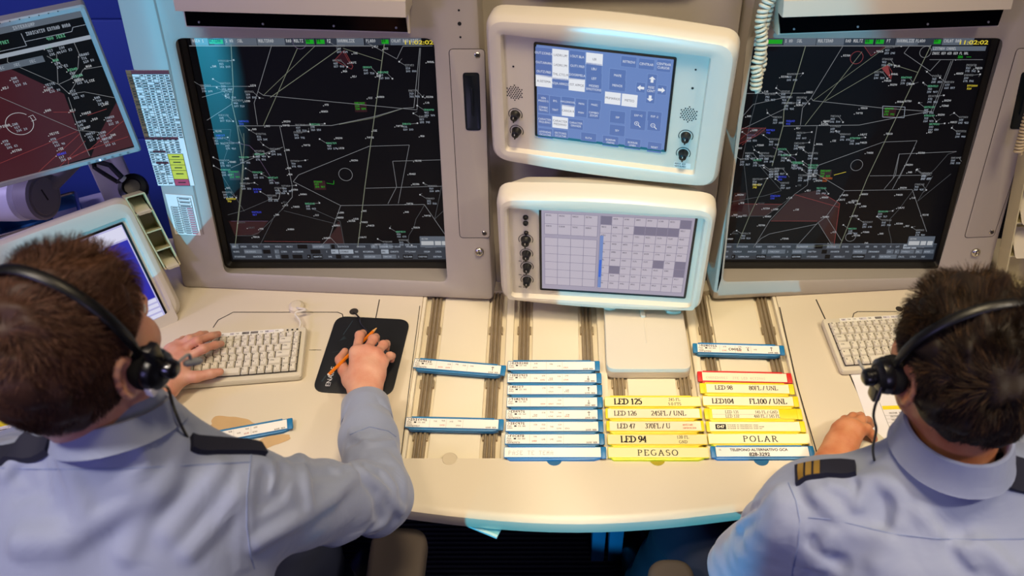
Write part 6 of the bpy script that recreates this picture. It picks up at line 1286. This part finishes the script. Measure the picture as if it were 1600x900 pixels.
def hand(F, h, wr):
    """palm, four fingers and a thumb; every joint placed on its own"""
    mc = [np.array(h[k][0], float) for k in ('index', 'middle', 'ring', 'little')]
    w = np.array(wr, float); th = [np.array(p, float) for p in h['thumb']]
    up_ = A3(0, 0, 1)
    for i, p in enumerate(mc):
        side = (mc[0]-mc[3]); side = side/np.linalg.norm(side)*(.014-.0093*i); F.cone(w+side, p, .0195, .0125 if i < 3 else .0115, .014)
    for i in range(3): F.cone(mc[i], mc[i+1], .0108, .0108, .010)
    for i in range(3): a = w*.35+mc[i]*.65; b = w*.35+mc[i+1]*.65; F.cone(a-up_*.004, b-up_*.004, .0145, .0145, .014)
    for i, k in enumerate(('index', 'middle', 'ring', 'little')):
        P_ = [np.array(p, float) for p in h[k]]; r = [(.0108, .0095, .0085, .0072), (.0110, .0097, .0087, .0074), (.0106, .0093, .0083, .007), (.0095, .0082, .0073, .0062)][i]
        for a in range(3): F.cone(P_[a], P_[a+1], r[a], r[a+1], .0035)
        F.ell(P_[1], (r[1]*1.12,)*3, k=.004)
    F.cone(w+(th[0]-w)*.35, th[0], .019, .0175, .016); F.cone(th[0], th[1], .0168, .0125, .010); F.cone(th[1], th[2], .0122, .0105, .005); F.cone(th[2], th[3], .0105, .0082, .004)
    F.cone((w+th[0])/2, mc[0], .014, .011, .016)
def Z(x, y, z): return tuple(at_z(x, y, z))
skinA = skin_material('skin_fair', '#d8a289', '#cb846c'); skinB = skin_material('skin_tan', '#c98a62', '#b3653f')
hairA = hair_mats(['#3d271c', '#573928', '#7a5541', '#2d1c14']); hairB = hair_mats(['#221913', '#35271c', '#573f29', '#1b1412'])
def unproj(x, y, t): d = view_ray(x, y); return tuple(Vector((0, 0, CAM_Z))+d*t)
# ---- man at the left
SH_R = unproj(394, 794, 1.30); NB = unproj(188, 674, 1.20); HD = unproj(120, 541, 1.13)
SH_L = (SH_R[0]-.385, SH_R[1]-.005, SH_R[2]-.005)
jA = dict(head=HD, neck=NB, shL=SH_L, shR=SH_R, pelvis=(-.64, .42, .63), elR=unproj(586, 776, 1.61), wrR=Z(570, 624, .800), elL=(-1.06, 1.00, .80), wrL=Z(256, 604, .792),
          knL=(-.80, .93, .54), knR=(-.52, .93, .54), anL=(-.82, 1.02, .12), anR=(-.50, 1.02, .12))
handA_R = dict(index=[Z(557, 551, .820), Z(562, 524, .812), Z(567, 521, .788), Z(567, 529, .772)], middle=[Z(573, 548, .824), Z(583, 530, .815), Z(587, 527, .790), Z(588, 534, .774)],
               ring=[Z(588, 553, .819), Z(599, 539, .808), Z(604, 537, .785), Z(604, 545, .770)], little=[Z(598, 565, .810), Z(609, 556, .798), Z(613, 556, .780), Z(612, 563, .768)],
               thumb=[Z(548, 594, .796), Z(537, 578, .790), Z(531, 562, .786), Z(539, 549, .786)])
handA_L = dict(index=[Z(291, 560, .803), Z(318, 545, .812), Z(336, 539, .800), Z(346, 537, .786)], middle=[Z(281, 549, .806), Z(308, 533, .818), Z(330, 525, .804), Z(341, 522, .788)],
               ring=[Z(272, 545, .804), Z(296, 530, .815), Z(313, 523, .802), Z(322, 521, .787)], little=[Z(265, 547, .799), Z(278, 536, .808), Z(286, 530, .797), Z(291, 528, .785)],
               thumb=[Z(282, 589, .795), Z(306, 589, .796), Z(330, 584, .792), Z(344, 581, .788)])
s2 = lambda pts: [(x/2.424, y/2.424+600) for x, y in pts]
def capA(q):
    top = np.clip((q[:, 2]-.02)/.06, 0, 1); fr_ = np.clip((q[:, 1]+.03)/.08, 0, 1); return .0025+.006*top+.005*top*fr_
def combA(q, r):
    n = len(q); top = np.clip((q[:, 2]-.03)/.05, 0, 1); fr_ = np.clip((q[:, 1]+.04)/.08, 0, 1)
    L = .007+.010*top+.019*top*fr_+r.uniform(0, .004, n); down = np.stack([np.zeros(n), np.full(n, -.25), np.full(n, -1.)], 1)
    fwd = np.stack([.35*np.sign(q[:, 0]+.01)*np.abs(q[:, 0])/.07, np.full(n, 1.), np.full(n, .25)], 1); rad = q-np.array([.01, -.075, .10]); sw = np.stack([rad[:, 0]+.6*rad[:, 1], rad[:, 1]-.6*rad[:, 0], np.zeros(n)], 1); sw /= np.linalg.norm(sw, axis=1, keepdims=True)
    c = down*(1-top)[:, None]+(fwd*fr_[:, None]+sw*(1-fr_)[:, None])*top[:, None]
    return L, c, .55+.5*top*fr_, .10+.30*top*fr_
toneA = lambda q, r: r.uniform(0, 1.6, len(q))+1.3*(q[:, 2] > .03)*r.uniform(0, 1, len(q))
foldsA = [(s2([(130, 235), (70, 285), (25, 335)]), .010, .016), (s2([(235, 265), (285, 380), (315, 470)]), .010, .020), (s2([(590, 395), (470, 450), (350, 520), (240, 590), (90, 600)]), .012, .026), (s2([(600, 378), (470, 425), (340, 490)]), -.009, .016), (s2([(60, 340), (120, 400), (70, 420)]), -.008, .016),
    (s2([(540, 230), (560, 290), (500, 380)]), .006, .018), (s2([(690, 230), (650, 330), (560, 470), (480, 640)]), .006, .022), (s2([(830, 320), (760, 420), (640, 560)]), .006, .02), (s2([(160, 330), (170, 420)]), -.006, .014),
    (s2([(900, 420), (830, 520), (720, 640)]), .005, .018), (s2([(1130, 265), (1150, 350), (1165, 460)]), .009, .014), (s2([(1010, 350), (1000, 450), (1060, 420), (1080, 330)]), -.006, .016), (s2([(1340, 345), (1270, 420), (1160, 500), (980, 600)]), .009, .017), (s2([(1300, 330), (1190, 340), (1110, 290)]), -.009, .013),
    (s2([(1280, 330), (1360, 300), (1440, 330), (1490, 400)]), .008, .012), (s2([(1270, 300), (1380, 270), (1470, 300)]), -.007, .011), (s2([(1365, 330), (1450, 400), (1520, 480)]), .010, .012), (s2([(1340, 320), (1420, 420), (1440, 520), (1330, 590)]), -.006, .014), (s2([(1440, 530), (1300, 590), (1100, 660)]), .006, .02), (s2([(1330, 180), (1400, 230), (1490, 220)]), .006, .010), (s2([(1320, 230), (1390, 205), (1450, 185)]), -.005, .008)]
foldsA = [(a, b*1.75, c*.72) for a, b, c in foldsA]
for k, yy in enumerate(range(330, 700, 28)): foldsA.append((s2([(905, yy+6), (948, yy)]), .0028, .0055))
pA = dict(j=jA, yaw=R(17), pitch=R(2), hs=1.0, trap=.055, ch=.7, ear=0, handL=handA_L, handR=handA_R, sleeve=(.074, .062, .056, .046), cuff=.10, seed=3, folds=foldsA, cn=(-.12, .50, .85), collar=(.006, .066),
    seams=[s2([(0, 318), (130, 322), (240, 322), (430, 322), (640, 312), (800, 303), (945, 296)]), s2([(955, 235), (948, 300), (935, 420), (935, 540), (950, 650), (965, 700)]), s2([(1325, 192), (1400, 162), (1470, 178), (1500, 200)])],
    epaulettes=[((410, 704), (298, 692), .024, []), ((-25, 716), (80, 697), .026, [])],
    hairline=[-.098, -.09, -.075, -.03, .012, .02, .045, .062, .066], cap=capA, comb=combA, nhair=17000, hr=.00055, mess=.28, tone=toneA, lump=1.5)
manA, HA, axA, stA = person('man with short auburn hair and pale blue shirt holding a pencil', skinA, hairA, pA)
# ---- man at the right
SH_L = unproj(1262, 808, 1.41); NB = unproj(1474, 736, 1.35); HD = unproj(1505, 567, 1.27)
SH_R = (2*NB[0]-SH_L[0]-.02, SH_L[1]+.02, SH_L[2]+.01)
jB = dict(head=HD, neck=NB, shL=SH_L, shR=SH_R, pelvis=(.62, .42, .63), elL=unproj(1172, 885, 1.61), wrL=Z(1294, 730, .800), elR=(1.02, .90, .82), wrR=(.93, 1.06, .80),
          knL=(.31, 1.02, .53), knR=(.74, .93, .54), anL=(.24, 1.08, .12), anR=(.76, 1.0, .12))
handB_L = dict(index=[Z(1341, 672, .812), Z(1354, 670, .812), Z(1362, 678, .803), Z(1366, 686, .790)], middle=[Z(1330, 664, .816), Z(1345, 656, .812), Z(1356, 657, .795), Z(1361, 664, .780)],
               ring=[Z(1319, 664, .812), Z(1333, 652, .806), Z(1345, 650, .788), Z(1350, 655, .772)], little=[Z(1309, 670, .804), Z(1320, 656, .796), Z(1331, 652, .780), Z(1337, 655, .768)],
               thumb=[Z(1325, 728, .790), Z(1349, 722, .788), Z(1364, 713, .784), Z(1373, 705, .780)])
b0 = A3(.93, 1.06, .80)
hl = lambda x, y, z: tuple(b0+A3(x, y, z))
handB_R = dict(index=[hl(-.035, .085, .0), hl(-.045, .12, .0), hl(-.045, .14, -.012), hl(-.043, .152, -.025)], middle=[hl(-.015, .092, .002), hl(-.016, .132, .003), hl(-.014, .155, -.010), hl(-.012, .168, -.025)], ring=[hl(.005, .088, .0), hl(.010, .124, .0), hl(.013, .146, -.012), hl(.014, .158, -.025)], little=[hl(.024, .078, -.004), hl(.034, .104, -.004), hl(.039, .120, -.014), hl(.041, .13, -.026)], thumb=[hl(-.035, .03, -.01), hl(-.055, .058, -.014), hl(-.066, .082, -.018), hl(-.07, .1, -.024)])
s3 = lambda pts: [(x/4.21+1220, y/4.21+690) for x, y in pts]
def capB(q):
    top = np.clip((q[:, 2]+.03)/.09, 0, 1); return .003+.007*top
def combB(q, r):
    n = len(q); top = np.clip((q[:, 2]+.02)/.08, 0, 1); L = .009+.017*top+r.uniform(0, .007, n)
    rad = q-np.array([-.012, -.085, .07]); sw = np.stack([rad[:, 0]+.55*rad[:, 2], rad[:, 1]*.6, rad[:, 2]-.55*rad[:, 0]], 1); sw /= np.linalg.norm(sw, axis=1, keepdims=True)
    down = np.stack([np.zeros(n), np.full(n, -.15), np.full(n, -1.)], 1); c = down*(1-top)[:, None]+sw*top[:, None]
    return L, c, .25+.25*top, .18+.3*top
toneB = lambda q, r: r.uniform(0, 1.8, len(q))+1.4*(r.uniform(0, 1, len(q)) > .75)
foldsB = [(s3([(560, 250), (530, 330), (500, 410)]), .008, .014), (s3([(500, 290), (480, 400)]), -.007, .012), (s3([(640, 230), (740, 320), (780, 430), (770, 540)]), .008, .016), (s3([(700, 400), (690, 520)]), -.006, .018), (s3([(240, 350), (300, 410), (360, 480)]), .007, .014), (s3([(330, 290), (440, 330), (480, 400)]), .005, .014), (s3([(100, 270), (130, 340), (180, 420)]), -.005, .012),
    (s3([(900, 480), (990, 540), (1070, 630)]), .007, .016), (s3([(1020, 540), (1090, 600), (1200, 610)]), -.007, .018), (s3([(1180, 560), (1320, 500), (1480, 430)]), -.005, .03), (s3([(330, 620), (280, 700), (230, 800)]), .007, .018), (s3([(210, 660), (280, 740), (400, 800)]), -.006, .016), (s3([(430, 560), (560, 620), (700, 640)]), .004, .02), (s3([(1300, 680), (1400, 760), (1500, 860)]), .008, .02), (s3([(1200, 700), (1260, 800)]), .006, .018), (s3([(1090, 660), (1140, 760), (1240, 860)]), -.005, .016), (s3([(700, 700), (640, 800)]), .005, .025),
    (s3([(0, 420), (-60, 520), (-200, 640)]), .007, .02), (s3([(-20, 330), (-110, 450), (-260, 540)]), .006, .014), (s3([(-140, 430), (-220, 480), (-300, 520)]), -.008, .009), (s3([(-120, 470), (-200, 500), (-280, 560)]), .006, .010), (s3([(30, 560), (-80, 700), (-260, 760)]), .005, .025)]
foldsB = [(a, b*1.75, c*.72) for a, b, c in foldsB]
for k, yy in enumerate(range(520, 880, 34)): foldsB.append((s3([(100, yy+14), (155, yy)]), .003, .006))
pB = dict(j=jB, yaw=R(-8), pitch=R(5), hs=1.05, ear=0, handL=handB_L, handR=handB_R, sleeve=(.080, .068, .056, .047), cuff=.16, seed=8, folds=foldsB, collar=(.050, .069),
    seams=[s3([(180, 500), (330, 512), (480, 545), (620, 580), (750, 610), (1000, 638), (1250, 645), (1600, 640)]), s3([(50, 270), (100, 390), (125, 520), (115, 680), (85, 800), (70, 890)])],
    epaulettes=[((1243, 744), (1338, 734), .032, [(.06, .16), (.20, .30), (.34, .44)]), ((1640, 752), (1556, 730), .052, [])],
    hairline=[-.088, -.082, -.07, -.035, .005, .018, .045, .06, .064], cap=capB, comb=combB, nhair=16000, hr=.00065, mess=.24, tone=toneB, lump=2.)
manB, HB, axB, stB = person('man with dark brown hair and pale blue shirt with gold-barred epaulettes', skinB, hairB, pB)
# ---- headsets
def headset(label, H, ax_, side, S, lean, cable, tip_at, both=True, clearance=(.016, .022), label_on=True):
    r1, fw, upv = [Vector(v) for v in ax_]; Hv = lambda x, y, z: Vector(H(x, y, z)); root = thing('headset', label, 'headset', Hv(0, 0, .1))
    g = MB(); pts = []
    for a in np.linspace(R(-4), R(184), 40):
        x = math.cos(a)*(.092+clearance[0]*max(0, math.sin(a))**.5); z = math.sin(a)*(.122+clearance[1])-.004; pts.append(Hv(x*side, .002+lean*math.sin(a), z))
    loops = []
    for i, p in enumerate(pts):
        t = (pts[min(i+1, 39)]-pts[max(i-1, 0)]).normalized(); o = (p-Hv(0, .002, .0)); o -= t*o.dot(t); o.normalize(); b = t.cross(o); wd = .0075 if 4 < i < 35 else .006; loops.append([p+b*wd*math.cos(c)+o*.0032*math.sin(c) for c in np.linspace(0, 2*math.pi, 12, endpoint=False)])
    g.loft(loops, 0); g.build('headband', black, root)
    for s in ((side, -side) if both else (side,)):
        c = Hv(.086*s, .004, -.012); f = Fr(c); f.n = r1*s; f.u = fw.copy(); f.v = f.n.cross(f.u)
        g = MB(); g.lathe(f, 0, 0, [(.018, -.004), (.026, .0), (.029, .007), (.0285, .014), (.025, .018)], 0, 26); cu = g.build('ear_cushion', mat('foam_black', '#050506', .95, bump=(600, .5, .001)), root)
        g = MB(); g.lathe(f, 0, 0, [(.026, .017), (.0275, .021), (.025, .030), (.017, .035), (.001, .036)], 0, 26); g.box(f, -.010, .010, .0, .045, .024, .034, 0, .005, .002); sh = g.build('ear_shell', mat('shell_black', '#111116', .28), root)
        if s == side:
            g = MB(); f2 = Fr(f.p(.004, .004, .034)); f2.n = f.n; f2.u = f.u; f2.v = f.v; g.lathe(f2, 0, 0, [(.012, 0), (.0135, .006), (.012, .014), (.008, .017), (.001, .0175)], 0, 20); bp = g.build('boom_pivot', mat('pivot_black', '#17171c', .2), root)
            g = MB(); tip = Hv(tip_at[0]*side, tip_at[1], tip_at[2]); g.tube(smooth_path([f2.p(.008, 0, .010), f2.p(.03, -.004, .012), tip.lerp(f2.p(.03, -.004, .012), .4), tip]), .0022, 8); g.build('microphone_boom', grey_plastic, root)
            g = MB(); d = (tip-f2.o).normalized(); g.tube([tip-d*.012, tip-d*.008, tip+d*.010, tip+d*.014], [.003, .005, .005, .003], 12); g.build('microphone', grey_plastic if label_on else black_matte, root)
            if label_on: g = MB(); g.box(f, -.026, -.010, -.022, -.008, .020, .0305, 0, .002, .001); g.build('size_label', white_print, sh)
            g = MB(); st_ = f.p(-.006, -.026, .022); g.tube(smooth_path([st_]+cable), .0021, 7); g.build('cable', black, root)
    return root
cA = [Vector(unproj(*q)) for q in ((262, 606, 1.20), (270, 632, 1.185), (280, 658, 1.18), (293, 684, 1.20), (303, 702, 1.25), (310, 730, 1.33))]
headset('black headset worn by the auburn-haired man', HA, axA, 1, 1.0, -.018, cA, (.132, .040, -.028), True, (.018, .024))
cB = [Vector(unproj(*q)) for q in ((1366, 640, 1.27), (1369, 672, 1.29), (1364, 702, 1.32), (1370, 728, 1.36), (1392, 752, 1.41))]
headset('black headset worn by the dark-haired man', HB, axB, -1, 1.05, -.038, cB, (.080, .045, -.095), True, (.026, .020), False)
